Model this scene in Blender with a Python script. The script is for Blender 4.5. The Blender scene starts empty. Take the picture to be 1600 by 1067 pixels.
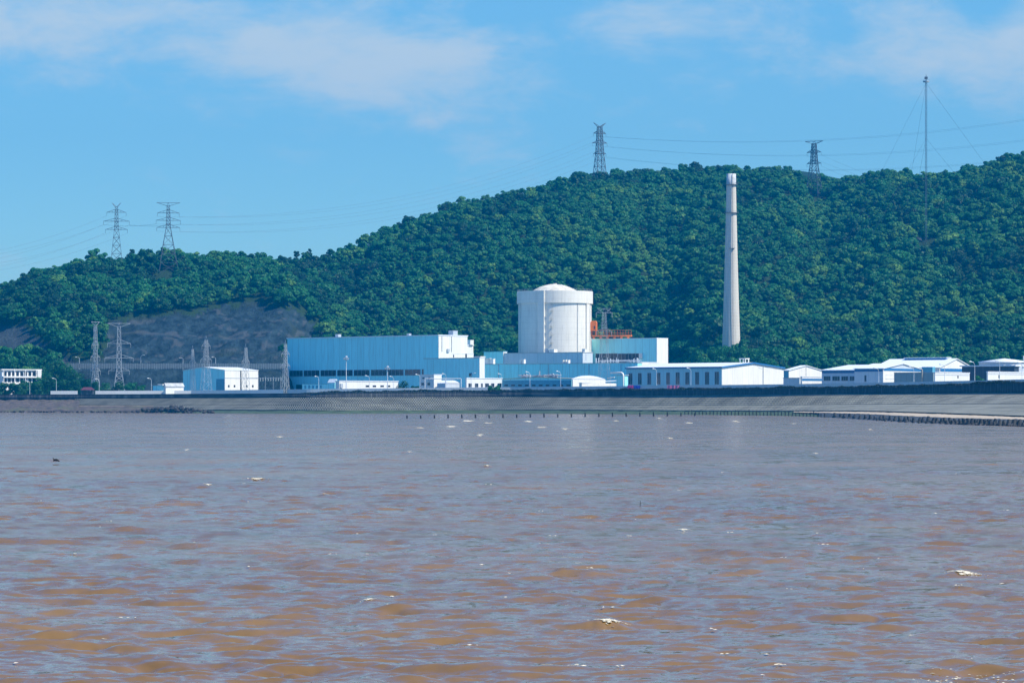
import bpy, math, random
import numpy as np
from mathutils import Vector, Matrix, Quaternion

# ------------------------------------------------------------------ camera, sky, sun, exposure
SC = bpy.context.scene
COL = SC.collection
F = 4400.0            # focal length in photo pixels (1600 wide)
HZ = 625.0            # horizon row
CZ = 6.0              # eye height above the water
cam = bpy.data.cameras.new('camera')
cam.sensor_width = 36.0
cam.lens = 36.0 * F / 1600.0
cam.shift_y = (HZ - 533.5) / 1600.0
cam.clip_start = 0.5
cam.clip_end = 20000
camo = bpy.data.objects.new('camera', cam)
COL.objects.link(camo)
camo.location = (0, 0, CZ)
camo.rotation_euler = (math.pi / 2, 0, 0)
SC.camera = camo

SUN_EL = math.radians(50)
SUN_AZ = math.radians(22)                   # in front of the plane through the right of the picture
SD = Vector((math.cos(SUN_AZ) * math.cos(SUN_EL), -math.sin(SUN_AZ) * math.cos(SUN_EL), math.sin(SUN_EL)))
sun = bpy.data.lights.new('sun', 'SUN')
sun.energy = 3.55
sun.angle = math.radians(0.5)
sun.color = (1.0, 0.92, 0.75)
suno = bpy.data.objects.new('sun', sun)
COL.objects.link(suno)
suno.rotation_euler = SD.to_track_quat('Z', 'Y').to_euler()
suno.location = SD * 500

SC.view_settings.view_transform = 'Standard'
SC.view_settings.look = 'None'
SC.view_settings.exposure = 1.0
SC.view_settings.gamma = 1.0
SC.cycles.use_denoising = True
SC.cycles.max_bounces = 6
SC.cycles.volume_bounces = 1

world = bpy.data.worlds.new('World')
SC.world = world
world.use_nodes = True


class NG:
    """small helper to write node trees"""
    def __init__(self, tree):
        self.t = tree
        tree.nodes.clear()

    def n(self, typ, **kw):
        nd = self.t.nodes.new(typ)
        for k, v in kw.items():
            setattr(nd, k, v)
        return nd

    def link(self, a, b):
        self.t.links.new(a, b)

    def val(self, sock, v):
        if hasattr(v, 'is_linked') or isinstance(v, bpy.types.NodeSocket):
            self.link(v, sock)
        else:
            sock.default_value = v

    def m(self, op, a, b=None, c=None, clamp=False):
        nd = self.n('ShaderNodeMath', operation=op, use_clamp=clamp)
        self.val(nd.inputs[0], a)
        if b is not None:
            self.val(nd.inputs[1], b)
        if c is not None:
            self.val(nd.inputs[2], c)
        return nd.outputs[0]

    def mix(self, f, a, b):
        nd = self.n('ShaderNodeMix', data_type='RGBA')
        self.val(nd.inputs['Factor'], f)
        for s, v in ((nd.inputs[6], a), (nd.inputs[7], b)):
            if isinstance(v, tuple):
                s.default_value = v if len(v) == 4 else v + (1,)
            else:
                self.link(v, s)
        return nd.outputs[2]

    def noise(self, vec, scale, detail=4, rough=0.55):
        nd = self.n('ShaderNodeTexNoise')
        self.link(vec, nd.inputs['Vector'])
        nd.inputs['Scale'].default_value = scale
        nd.inputs['Detail'].default_value = detail
        nd.inputs['Roughness'].default_value = rough
        return nd.outputs['Fac']

    def ramp(self, f, lo, hi):
        nd = self.n('ShaderNodeMapRange', interpolation_type='SMOOTHSTEP')
        self.val(nd.inputs[0], f)
        nd.inputs[1].default_value = lo
        nd.inputs[2].default_value = hi
        return nd.outputs[0]


def build_world():
    g = NG(world.node_tree)
    sky = g.n('ShaderNodeTexSky', sky_type='NISHITA')
    sky.sun_disc = False
    sky.sun_elevation = SUN_EL
    sky.sun_rotation = math.atan2(SD.x, SD.y)
    sky.altitude = 0
    sky.air_density = 1.0
    sky.dust_density = 0.3
    sky.ozone_density = 3.0
    hs = g.n('ShaderNodeHueSaturation')
    hs.inputs['Saturation'].default_value = 1.45
    g.link(sky.outputs[0], hs.inputs['Color'])
    tint = g.n('ShaderNodeMix', data_type='RGBA', blend_type='MULTIPLY')
    tint.inputs['Factor'].default_value = 1.0
    g.link(hs.outputs[0], tint.inputs[6])
    tint.inputs[7].default_value = (0.60, 0.86, 1.0, 1)
    tc = g.n('ShaderNodeTexCoord')
    sp = g.n('ShaderNodeSeparateXYZ')
    g.link(tc.outputs['Generated'], sp.inputs[0])
    yy = g.m('MAXIMUM', g.m('ABSOLUTE', sp.outputs[1]), 0.05)
    u = g.m('DIVIDE', sp.outputs[0], yy)
    v = g.m('DIVIDE', sp.outputs[2], yy)
    cv = g.n('ShaderNodeCombineXYZ')
    g.link(g.m('MULTIPLY', u, 0.45), cv.inputs[0])
    g.link(v, cv.inputs[1])
    nz0 = g.n('ShaderNodeTexNoise')
    g.link(cv.outputs[0], nz0.inputs['Vector'])
    nz0.inputs['Scale'].default_value = 22.0
    nz0.inputs['Detail'].default_value = 3
    wv = g.n('ShaderNodeVectorMath', operation='MULTIPLY_ADD')
    g.link(nz0.outputs['Color'], wv.inputs[0])
    wv.inputs[1].default_value = (0.03, 0.014, 0)
    g.link(cv.outputs[0], wv.inputs[2])
    nz = g.noise(wv.outputs[0], 15.0, 6, 0.58)
    nz2 = g.noise(wv.outputs[0], 60.0, 7, 0.68)
    wisp = g.m('ADD', g.m('MULTIPLY', nz, 0.66), g.m('MULTIPLY', nz2, 0.34))

    def blob(px, py, rx, ry, amp):
        cu, cvv = (px - 800) / F, (HZ - py) / F
        a = g.m('DIVIDE', g.m('SUBTRACT', u, cu), rx / F)
        b = g.m('DIVIDE', g.m('SUBTRACT', v, cvv), ry / F)
        d = g.m('ADD', g.m('MULTIPLY', a, a), g.m('MULTIPLY', b, b))
        return g.m('MULTIPLY', g.m('EXPONENT', g.m('MULTIPLY', d, -1.0)), amp)
    acc = None
    for bl in ((110, 40, 330, 85, 0.62), (470, 95, 200, 90, 0.44), (640, 75, 150, 55, 0.36), (800, 110, 420, 85, 0.26),
               (1060, 30, 200, 45, 0.42), (1420, 105, 150, 80, 0.6), (1590, 70, 110, 80, 0.65), (670, 190, 40, 14, 0.25),
               (1535, 5, 55, 40, -0.75), (830, 8, 90, 35, -0.5), (1290, 25, 60, 60, -0.25), (240, 110, 120, 22, -0.22),
               (800, -200, 2500, 200, 0.35)):
        b = blob(*bl)
        acc = b if acc is None else g.m('ADD', acc, b)
    dens = g.m('ADD', acc, g.m('MULTIPLY', g.m('SUBTRACT', wisp, 0.5), 3.0))
    mask = g.m('MULTIPLY', g.ramp(dens, 0.02, 0.95), 0.85)
    # far air near the horizon is paler
    low = g.m('MULTIPLY', g.ramp(v, 0.45, 0.10), 0.65)
    base = g.mix(low, tint.outputs[2], (0.98, 2.15, 2.95))
    c = g.mix(mask, base, (2.75, 3.3, 3.72))
    bg = g.n('ShaderNodeBackground')
    bg.inputs['Strength'].default_value = 0.112
    g.link(c, bg.inputs['Color'])
    out = g.n('ShaderNodeOutputWorld')
    g.link(bg.outputs[0], out.inputs['Surface'])


build_world()
HAZE_DENSITY = 1.3e-4
HAZE_COLOR = (0.0, 0.28, 0.66, 1)

# ------------------------------------------------------------------ helpers
rng = np.random.default_rng(7)
R = random.Random(11)


def P(px, py, Y):
    return Vector(((px - 800) / F * Y, Y, CZ + (HZ - py) / F * Y))


def zat(py, Y):
    return CZ + (HZ - py) / F * Y


def tag(o, label=None, cat=None, group=None, kind=None):
    if label:
        o['label'] = label
    if cat:
        o['category'] = cat
    if group:
        o['group'] = group
    if kind:
        o['kind'] = kind
    return o


def thing(name, label, cat, loc=(0, 0, 0), rotz=0.0, group=None):
    o = bpy.data.objects.new(name, None)
    o.empty_display_size = 1
    COL.objects.link(o)
    o.location = loc
    o.rotation_euler = (0, 0, rotz)
    return tag(o, label, cat, group)


def dup(root, loc=None, rotz=None, scale=None, label=None):
    r = root.copy()
    COL.objects.link(r)
    if loc is not None:
        r.location = loc
    if rotz is not None:
        r.rotation_euler = (0, 0, rotz)
    if scale is not None:
        r.scale = scale
    if label:
        r['label'] = label
    for ch in list(root.children):
        c = ch.copy()
        COL.objects.link(c)
        c.parent = r
        for gch in list(ch.children):
            d = gch.copy()
            COL.objects.link(d)
            d.parent = c
    return r


class MB:
    """collects shapes and links them as ONE mesh object"""
    def __init__(self):
        self.v, self.f, self.mi, self.sm = [], [], [], []
        self.cur = 0
        self.smooth = False

    def poly(self, pts, faces):
        b = len(self.v)
        self.v += [tuple(p) for p in pts]
        for f in faces:
            self.f.append([b + i for i in f])
            self.mi.append(self.cur)
            self.sm.append(self.smooth)
        return self

    def box(self, x0, x1, y0, y1, z0, z1):
        p = [(x0, y0, z0), (x1, y0, z0), (x1, y1, z0), (x0, y1, z0), (x0, y0, z1), (x1, y0, z1), (x1, y1, z1), (x0, y1, z1)]
        return self.poly(p, [(0, 3, 2, 1), (4, 5, 6, 7), (0, 1, 5, 4), (1, 2, 6, 5), (2, 3, 7, 6), (3, 0, 4, 7)])

    def tube(self, pts, r, n=6, cap=True):
        pts = [Vector(p) for p in pts]
        rs = r if isinstance(r, (list, tuple)) else [r] * len(pts)
        b = len(self.v)
        up = None
        for i, p in enumerate(pts):
            d = (pts[min(i + 1, len(pts) - 1)] - pts[max(i - 1, 0)])
            if d.length < 1e-9:
                d = Vector((0, 0, 1))
            d.normalize()
            if up is None:
                up = Vector((0, 0, 1)) if abs(d.z) < 0.9 else Vector((1, 0, 0))
            a = d.cross(up).normalized()
            c = d.cross(a).normalized()
            for k in range(n):
                t = 2 * math.pi * k / n + math.pi / n
                self.v.append(tuple(p + (a * math.cos(t) + c * math.sin(t)) * rs[i]))
        for i in range(len(pts) - 1):
            for k in range(n):
                q = (k + 1) % n
                self.f.append([b + i * n + k, b + i * n + q, b + (i + 1) * n + q, b + (i + 1) * n + k])
                self.mi.append(self.cur)
                self.sm.append(self.smooth)
        if cap:
            self.f.append([b + k for k in range(n)][::-1])
            self.f.append([b + (len(pts) - 1) * n + k for k in range(n)])
            self.mi += [self.cur] * 2
            self.sm += [False] * 2
        return self

    def lathe(self, prof, n=48, cx=0, cy=0, a0=0.0, a1=None):
        full = a1 is None
        m = n if full else n + 1
        a1 = a0 + 2 * math.pi if full else a1
        b = len(self.v)
        for (r, z) in prof:
            for k in range(m):
                t = a0 + (a1 - a0) * k / n
                self.v.append((cx + r * math.cos(t), cy + r * math.sin(t), z))
        for i in range(len(prof) - 1):
            for k in range(n):
                q = (k + 1) % m
                self.f.append([b + i * m + k, b + i * m + q, b + (i + 1) * m + q, b + (i + 1) * m + k])
                self.mi.append(self.cur)
                self.sm.append(self.smooth)
        return self

    def build(self, name, mats, parent=None, loc=None, label=None, cat=None, group=None, kind=None):
        me = bpy.data.meshes.new(name)
        me.from_pydata(self.v, [], self.f)
        if not isinstance(mats, (list, tuple)):
            mats = [mats]
        for m in mats:
            me.materials.append(m)
        me.polygons.foreach_set('material_index', self.mi)
        me.polygons.foreach_set('use_smooth', self.sm)
        me.update()
        o = bpy.data.objects.new(name, me)
        COL.objects.link(o)
        if parent:
            o.parent = parent
        if loc is not None:
            o.location = loc
        return tag(o, label, cat, group, kind)


def np_mesh(name, verts, faces, mats, smooth=False):
    verts = np.asarray(verts, np.float32)
    faces = np.asarray(faces, np.int32)
    me = bpy.data.meshes.new(name)
    k = faces.shape[1]
    me.vertices.add(len(verts))
    me.vertices.foreach_set('co', verts.ravel())
    me.loops.add(faces.size)
    me.loops.foreach_set('vertex_index', faces.ravel())
    me.polygons.add(len(faces))
    me.polygons.foreach_set('loop_start', np.arange(0, faces.size, k, dtype=np.int32))
    me.polygons.foreach_set('loop_total', np.full(len(faces), k, np.int32))
    if smooth:
        me.polygons.foreach_set('use_smooth', np.ones(len(faces), bool))
    for m in (mats if isinstance(mats, (list, tuple)) else [mats]):
        me.materials.append(m)
    me.update()
    me.validate()
    return me


def link(name, me, parent=None):
    o = bpy.data.objects.new(name, me)
    COL.objects.link(o)
    if parent:
        o.parent = parent
    return o


# ---- vectorised value noise
def _h(ix, iy, s):
    n = (ix.astype(np.int64) * 374761393 + iy.astype(np.int64) * 668265263 + s * 974711) & 0x7fffffff
    n = ((n ^ (n >> 13)) * 1274126177) & 0x7fffffff
    n = n ^ (n >> 16)
    return (n & 0xffff) / 65535.0


def vnoise(x, y, s=0):
    x = np.asarray(x, float)
    y = np.asarray(y, float)
    ix, iy = np.floor(x), np.floor(y)
    fx, fy = x - ix, y - iy
    fx = fx * fx * (3 - 2 * fx)
    fy = fy * fy * (3 - 2 * fy)
    a, b, c, d = _h(ix, iy, s), _h(ix + 1, iy, s), _h(ix, iy + 1, s), _h(ix + 1, iy + 1, s)
    return (a * (1 - fx) + b * fx) * (1 - fy) + (c * (1 - fx) + d * fx) * fy


def fbm(x, y, s=0, o=4):
    t, a, w = 0, 1.0, 0
    for i in range(o):
        t = t + a * vnoise(x * 2 ** i, y * 2 ** i, s + i * 17)
        w += a
        a *= 0.5
    return t / w - 0.5


# ------------------------------------------------------------------ materials
def principled(name, color, rough=0.6, spec=0.3, metal=0.0):
    m = bpy.data.materials.new(name)
    m.use_nodes = True
    g = NG(m.node_tree)
    out = g.n('ShaderNodeOutputMaterial')
    bs = g.n('ShaderNodeBsdfPrincipled')
    bs.inputs['Base Color'].default_value = tuple(color) + (1,)
    bs.inputs['Roughness'].default_value = rough
    bs.inputs['Specular IOR Level'].default_value = spec
    bs.inputs['Metallic'].default_value = metal
    g.link(bs.outputs[0], out.inputs[0])
    return m, g, bs


def mat_plain(name, color, rough=0.6, var=0.15, scale=0.6, spec=0.3, metal=0.0, bump=0.0):
    m, g, bs = principled(name, color, rough, spec, metal)
    tc = g.n('ShaderNodeTexCoord')
    nz = g.noise(tc.outputs['Object'], scale, 6, 0.65)
    f = g.ramp(nz, 0.3, 0.7)
    lo = tuple(c * (1 - var) for c in color)
    hi = tuple(min(1, c * (1 + var)) for c in color)
    g.link(g.mix(f, lo, hi), bs.inputs['Base Color'])
    if bump:
        b = g.n('ShaderNodeBump')
        b.inputs['Strength'].default_value = 1.0
        b.inputs['Distance'].default_value = bump
        g.link(nz, b.inputs['Height'])
        g.link(b.outputs[0], bs.inputs['Normal'])
    return m


def mat_panel(name, color, seam=3.0, depth=0.25, rough=0.45, streak=0.10, hseam=0.0):
    m, g, bs = principled(name, color, rough, 0.35)
    tc = g.n('ShaderNodeTexCoord')
    sp = g.n('ShaderNodeSeparateXYZ')
    g.link(tc.outputs['Object'], sp.inputs[0])
    s = g.m('ADD', sp.outputs[0], sp.outputs[1])
    fr = g.m('FRACT', g.m('DIVIDE', s, seam))
    ln = g.m('LESS_THAN', fr, 0.22 / seam)
    if hseam:
        fz = g.m('FRACT', g.m('DIVIDE', sp.outputs[2], hseam))
        ln = g.m('MAXIMUM', ln, g.m('LESS_THAN', fz, 0.16 / hseam))
    # every sheet of cladding a touch different, and rain streaks running down
    cell = g.n('ShaderNodeTexWhiteNoise', noise_dimensions='1D')
    g.link(g.m('FLOOR', g.m('DIVIDE', s, seam)), cell.inputs['W'])
    cb = g.n('ShaderNodeCombineXYZ')
    g.link(g.m('MULTIPLY', s, 1.3), cb.inputs[0])
    g.link(g.m('MULTIPLY', sp.outputs[2], 0.10), cb.inputs[1])
    nz = g.ramp(g.noise(cb.outputs[0], 1.0, 6, 0.65), 0.42, 0.75)
    col = g.mix(g.m('MULTIPLY', cell.outputs['Value'], streak), tuple(color), tuple(c * 0.55 for c in color))
    col = g.mix(g.m('MULTIPLY', nz, streak * 1.6), col, (0.28, 0.30, 0.30))
    col = g.mix(g.m('MULTIPLY', ln, depth), col, tuple(c * 0.35 for c in color))
    g.link(col, bs.inputs['Base Color'])
    return m


M = {}
M['white_clad'] = mat_panel('white_cladding', (0.82, 0.80, 0.74), 4.0, 0.26, streak=0.14)
M['shade_blue'] = mat_panel('shade_blue_cladding', (0.38, 0.92, 0.96), 4.6, 0.42, streak=0.20)  # blue look of the shaded walls is put into this colour
M['grey_clad'] = mat_panel('grey_white_cladding', (0.58, 0.64, 0.70), 3.4, 0.22, streak=0.14)
M['mid_clad'] = mat_panel('shaded_side_cladding', (0.30, 0.58, 0.68), 3.0, 0.3, streak=0.12)  # bluish shade on the gable hall side, put into the colour
M['plaster'] = mat_panel('white_plaster', (0.78, 0.78, 0.76), 6.0, 0.08, streak=0.12)
M['roof_white'] = mat_panel('white_sheet_roof', (0.80, 0.83, 0.86), 1.2, 0.12, streak=0.06)
M['roof_tan'] = mat_plain('tan_roof', (0.45, 0.40, 0.33), 0.7, 0.2, 0.5)
M['roof_grey'] = mat_plain('grey_roof', (0.42, 0.44, 0.46), 0.7, 0.2, 0.4)
M['blue_trim'] = mat_plain('blue_trim', (0.025, 0.15, 0.36), 0.4, 0.1, 0.8)
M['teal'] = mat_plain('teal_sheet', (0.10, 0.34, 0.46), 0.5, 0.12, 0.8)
M['glass'] = mat_plain('dark_glass', (0.012, 0.02, 0.035), 0.12, 0.2, 0.6, spec=0.5)
M['frame'] = mat_plain('grey_frame', (0.40, 0.45, 0.50), 0.5, 0.1)
M['steel'] = mat_plain('galvanised_steel', (0.42, 0.45, 0.47), 0.45, 0.2, 0.8, metal=0.3)
M['mast_steel'] = mat_plain('grey_steel', (0.10, 0.14, 0.18), 0.5, 0.15)
M['dark_steel'] = mat_plain('weathered_steel', (0.09, 0.11, 0.13), 0.6, 0.2, 0.8)
M['cable'] = mat_plain('cable', (0.10, 0.11, 0.13), 0.6, 0.1)
M['lamp_white'] = mat_plain('pale_painted_metal', (0.66, 0.70, 0.72), 0.4, 0.1)
M['concrete'] = mat_plain('concrete', (0.50, 0.49, 0.45), 0.8, 0.16, 0.35)
M['pale_wall'] = mat_panel('pale_perimeter_wall', (0.55, 0.62, 0.66), 5.0, 0.25, streak=0.2)
M['orange'] = mat_plain('orange_paint', (0.80, 0.20, 0.02), 0.45, 0.12)
M['maroon'] = mat_plain('maroon_tiles', (0.10, 0.03, 0.05), 0.7, 0.2)
M['magenta'] = mat_plain('magenta_cloth', (0.50, 0.04, 0.24), 0.8, 0.1)
M['pink'] = mat_plain('pink_cloth', (0.55, 0.16, 0.30), 0.8, 0.15)
M['blue_cloth'] = mat_plain('blue_cloth', (0.03, 0.06, 0.45), 0.8, 0.1)
M['dark_wall'] = mat_panel('dark_sea_wall', (0.016, 0.020, 0.028), 6.0, 0.5, streak=0.25, rough=0.9)
M['bark'] = mat_plain('bark', (0.030, 0.032, 0.022), 0.9, 0.3, 2.0)
M['block'] = mat_plain('wet_dark_concrete', (0.035, 0.038, 0.042), 0.75, 0.4, 1.2, bump=0.05)
M['post'] = mat_plain('dark_wood_post', (0.02, 0.02, 0.022), 0.8, 0.3, 2.0)
M['boulder'] = mat_plain('dark_boulder', (0.045, 0.042, 0.042), 0.85, 0.4, 0.8, bump=0.08)
M['tyre'] = mat_plain('rubber', (0.02, 0.02, 0.02), 0.8, 0.1)


def mat_containment():
    m, g, bs = principled('white_painted_concrete', (0.74, 0.74, 0.70), 0.55, 0.3)
    tc = g.n('ShaderNodeTexCoord')
    sp = g.n('ShaderNodeSeparateXYZ')
    g.link(tc.outputs['Object'], sp.inputs[0])
    ang = g.m('ARCTAN2', sp.outputs[1], sp.outputs[0])
    cb = g.n('ShaderNodeCombineXYZ')
    g.link(g.m('MULTIPLY', ang, 18.0), cb.inputs[0])
    g.link(g.m('MULTIPLY', sp.outputs[2], 0.07), cb.inputs[1])
    st = g.ramp(g.noise(cb.outputs[0], 1.0, 6, 0.65), 0.45, 0.8)
    fz = g.m('LESS_THAN', g.m('FRACT', g.m('DIVIDE', sp.outputs[2], 3.1)), 0.06)
    fa = g.m('LESS_THAN', g.m('FRACT', g.m('MULTIPLY', ang, 3.3)), 0.025)
    nz = g.ramp(g.noise(tc.outputs['Object'], 0.25, 6, 0.65), 0.4, 0.75)
    c = g.mix(g.m('MULTIPLY', st, 0.5), (0.78, 0.75, 0.67), (0.42, 0.40, 0.35))
    c = g.mix(g.m('MULTIPLY', nz, 0.16), c, (0.50, 0.46, 0.38))
    c = g.mix(g.m('MULTIPLY', g.m('MAXIMUM', fz, fa), 0.18), c, (0.25, 0.25, 0.24))
    g.link(c, bs.inputs['Base Color'])
    return m


M['containment'] = mat_containment()
M['dome'] = mat_plain('weathered_dome', (0.66, 0.62, 0.53), 0.7, 0.16, 0.35)


def mat_chimney():
    m, g, bs = principled('chimney_concrete', (0.5, 0.5, 0.47), 0.8, 0.2)
    tc = g.n('ShaderNodeTexCoord')
    sp = g.n('ShaderNodeSeparateXYZ')
    g.link(tc.outputs['Object'], sp.inputs[0])
    ang = g.m('ARCTAN2', sp.outputs[1], sp.outputs[0])
    cb = g.n('ShaderNodeCombineXYZ')
    g.link(g.m('MULTIPLY', ang, 5.0), cb.inputs[0])
    g.link(g.m('MULTIPLY', sp.outputs[2], 0.05), cb.inputs[1])
    st = g.ramp(g.noise(cb.outputs[0], 1.2, 7, 0.7), 0.40, 0.72)
    fz = g.m('LESS_THAN', g.m('FRACT', g.m('DIVIDE', sp.outputs[2], 1.8)), 0.10)
    c = g.mix(g.m('MULTIPLY', st, 0.55), (0.62, 0.58, 0.50), (0.36, 0.34, 0.29))
    c = g.mix(g.m('MULTIPLY', fz, 0.22), c, (0.22, 0.22, 0.21))
    g.link(c, bs.inputs['Base Color'])
    return m


M['chimney'] = mat_chimney()
M['rim'] = mat_plain('pale_rim_concrete', (0.50, 0.52, 0.53), 0.7, 0.25, 0.4)


def mat_leaf(name, dark, mid, light):
    m, g, bs = principled(name, mid, 0.55, 0.25)
    at = g.n('ShaderNodeAttribute', attribute_type='INSTANCER', attribute_name='tint')
    tc = g.n('ShaderNodeTexCoord')
    nz = g.noise(tc.outputs['Object'], 0.55, 3, 0.6)
    t = g.m('ADD', at.outputs['Fac'], g.m('MULTIPLY', g.m('SUBTRACT', nz, 0.5), 0.45), clamp=True)
    a = g.mix(g.ramp(t, 0.0, 0.5), dark, mid)
    c = g.mix(g.ramp(t, 0.5, 1.0), a, light)
    g.link(c, bs.inputs['Base Color'])
    tr = g.n('ShaderNodeBsdfTranslucent')
    g.link(c, tr.inputs['Color'])
    mx = g.n('ShaderNodeMixShader')
    mx.inputs[0].default_value = 0.25
    g.link(bs.outputs[0], mx.inputs[1])
    g.link(tr.outputs[0], mx.inputs[2])
    out = [n for n in g.t.nodes if n.type == 'OUTPUT_MATERIAL'][0]
    g.link(mx.outputs[0], out.inputs[0])
    return m


M['leaf'] = mat_leaf('foliage', (0.004, 0.046, 0.018), (0.014, 0.145, 0.038), (0.110, 0.260, 0.042))
M['hedge'] = mat_leaf('dark_hedge', (0.006, 0.014, 0.012), (0.010, 0.022, 0.014), (0.02, 0.04, 0.02))


def mat_terrain():
    m, g, bs = principled('terrain', (0.1, 0.1, 0.1), 0.9, 0.15)
    at = g.n('ShaderNodeAttribute', attribute_name='rock')
    fl = g.n('ShaderNodeAttribute', attribute_name='flat')
    tc = g.n('ShaderNodeTexCoord')
    mp = g.n('ShaderNodeMapping')
    mp.inputs['Rotation'].default_value = (0.3, 0.5, 0.7)
    mp.inputs['Scale'].default_value = (1.6, 0.5, 1.6)
    g.link(tc.outputs['Object'], mp.inputs[0])
    n1 = g.noise(mp.outputs[0], 0.11, 9, 0.72)
    n2 = g.noise(tc.outputs['Object'], 0.03, 5, 0.6)
    rock = g.mix(g.ramp(n1, 0.32, 0.68), (0.003, 0.010, 0.017), (0.034, 0.062, 0.078))
    rock = g.mix(g.m('MULTIPLY', g.ramp(n2, 0.52, 0.66), 0.55), rock, (0.035, 0.050, 0.030))
    rock = g.mix(g.m('MULTIPLY', g.m('SUBTRACT', at.outputs['Fac'], 0.5, clamp=True), 1.8), rock, (0.080, 0.090, 0.098))
    soil = g.mix(n1, (0.012, 0.035, 0.014), (0.03, 0.06, 0.02))
    grd = g.mix(n2, (0.24, 0.23, 0.21), (0.16, 0.17, 0.13))
    c = g.mix(g.ramp(at.outputs['Fac'], 0.1, 0.5), soil, rock)
    c = g.mix(fl.outputs['Fac'], c, grd)
    g.link(c, bs.inputs['Base Color'])
    b = g.n('ShaderNodeBump')
    b.inputs['Strength'].default_value = 0.9
    b.inputs['Distance'].default_value = 4.0
    g.link(n1, b.inputs['Height'])
    g.link(b.outputs[0], bs.inputs['Normal'])
    return m


def mat_water():
    m, g, bs = principled('muddy_water', (0.2, 0.11, 0.06), 0.08, 0.5)
    bs.inputs['IOR'].default_value = 1.52
    tc = g.n('ShaderNodeTexCoord')
    mp = g.n('ShaderNodeMapping')
    mp.inputs['Scale'].default_value = (0.55, 1.0, 1.0)
    mp.inputs['Rotation'].default_value = (0, 0, 0.12)
    g.link(tc.outputs['Object'], mp.inputs[0])
    big = g.noise(mp.outputs[0], 0.035, 4, 0.5)
    g.link(g.mix(g.ramp(big, 0.35, 0.65), (0.176, 0.102, 0.036), (0.210, 0.128, 0.048)), bs.inputs['Base Color'])
    mp2 = g.n('ShaderNodeMapping')
    mp2.inputs['Scale'].default_value = (0.5, 0.22, 1.0)
    g.link(tc.outputs['Object'], mp2.inputs[0])
    gust = g.noise(mp2.outputs[0], 0.22, 5, 0.6)
    # ripples tilt the surface directly, so they do not die out with distance
    geo = g.n('ShaderNodeNewGeometry')
    ur = g.n('ShaderNodeAttribute', attribute_name='unresolved')
    acc = geo.outputs['Normal']
    for scale, det, k0, k1 in ((0.40, 2, 0.0, 0.50), (1.3, 3, 0.26, 0.50), (5.0, 3, 0.40, 0.10), (14.0, 2, 0.22, -0.10)):
        nt = g.n('ShaderNodeTexNoise')
        g.link(mp.outputs[0], nt.inputs['Vector'])
        nt.inputs['Scale'].default_value = scale
        nt.inputs['Detail'].default_value = det
        nt.inputs['Roughness'].default_value = 0.6
        sub = g.n('ShaderNodeVectorMath', operation='SUBTRACT')
        g.link(nt.outputs['Color'], sub.inputs[0])
        sub.inputs[1].default_value = (0.5, 0.5, 0.5)
        mul = g.n('ShaderNodeVectorMath', operation='MULTIPLY')
        g.link(sub.outputs[0], mul.inputs[0])
        cx = g.n('ShaderNodeCombineXYZ')
        k = g.m('MULTIPLY_ADD', ur.outputs['Fac'], k1, k0)
        g.link(g.m('MULTIPLY', k, 0.7), cx.inputs[0])
        g.link(k, cx.inputs[1])
        g.link(cx.outputs[0], mul.inputs[1])
        ad = g.n('ShaderNodeVectorMath', operation='ADD')
        g.link(acc, ad.inputs[0])
        g.link(mul.outputs[0], ad.inputs[1])
        acc = ad.outputs[0]
    # wave groups: short-crested patches whose faces lean towards or away from the shore
    mp3 = g.n('ShaderNodeMapping')
    mp3.inputs['Scale'].default_value = (0.75, 0.15, 1.0)
    mp3.inputs['Rotation'].default_value = (0, 0, 0.10)
    g.link(tc.outputs['Object'], mp3.inputs[0])
    grp = g.m('MULTIPLY', g.m('SUBTRACT', g.noise(mp3.outputs[0], 0.9, 4, 0.62), 0.53), g.m('MULTIPLY_ADD', ur.outputs['Fac'], -0.75, -0.12))
    gy = g.n('ShaderNodeCombineXYZ')
    g.link(grp, gy.inputs[1])
    ag = g.n('ShaderNodeVectorMath', operation='ADD')
    g.link(acc, ag.inputs[0])
    g.link(gy.outputs[0], ag.inputs[1])
    acc = ag.outputs[0]
    g.link(g.m('MULTIPLY_ADD', ur.outputs['Fac'], g.m('MULTIPLY_ADD', g.ramp(gust, 0.35, 0.65), 0.14, 0.09), 0.07), bs.inputs['Roughness'])
    nm = g.n('ShaderNodeVectorMath', operation='NORMALIZE')
    g.link(acc, nm.inputs[0])
    g.link(nm.outputs[0], bs.inputs['Normal'])
    return m


M['terrain'] = mat_terrain()
M['water'] = mat_water()
M['foam'] = mat_plain('sea_foam', (0.72, 0.66, 0.52), 0.7, 0.15, 6.0, bump=0.05)


def mat_bank():
    m, g, bs = principled('shore_bank', (0.2, 0.17, 0.14), 0.9, 0.2)
    tc = g.n('ShaderNodeTexCoord')
    n1 = g.noise(tc.outputs['Object'], 0.35, 7, 0.65)
    n2 = g.noise(tc.outputs['Object'], 0.06, 4, 0.55)
    c = g.mix(g.ramp(n1, 0.3, 0.7), (0.05, 0.047, 0.048), (0.145, 0.115, 0.10))
    c = g.mix(g.m('MULTIPLY', g.ramp(n2, 0.5, 0.65), 0.6), c, (0.10, 0.11, 0.06))
    g.link(c, bs.inputs['Base Color'])
    b = g.n('ShaderNodeBump')
    b.inputs['Distance'].default_value = 0.8
    g.link(n1, b.inputs['Height'])
    g.link(b.outputs[0], bs.inputs['Normal'])
    return m


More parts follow.
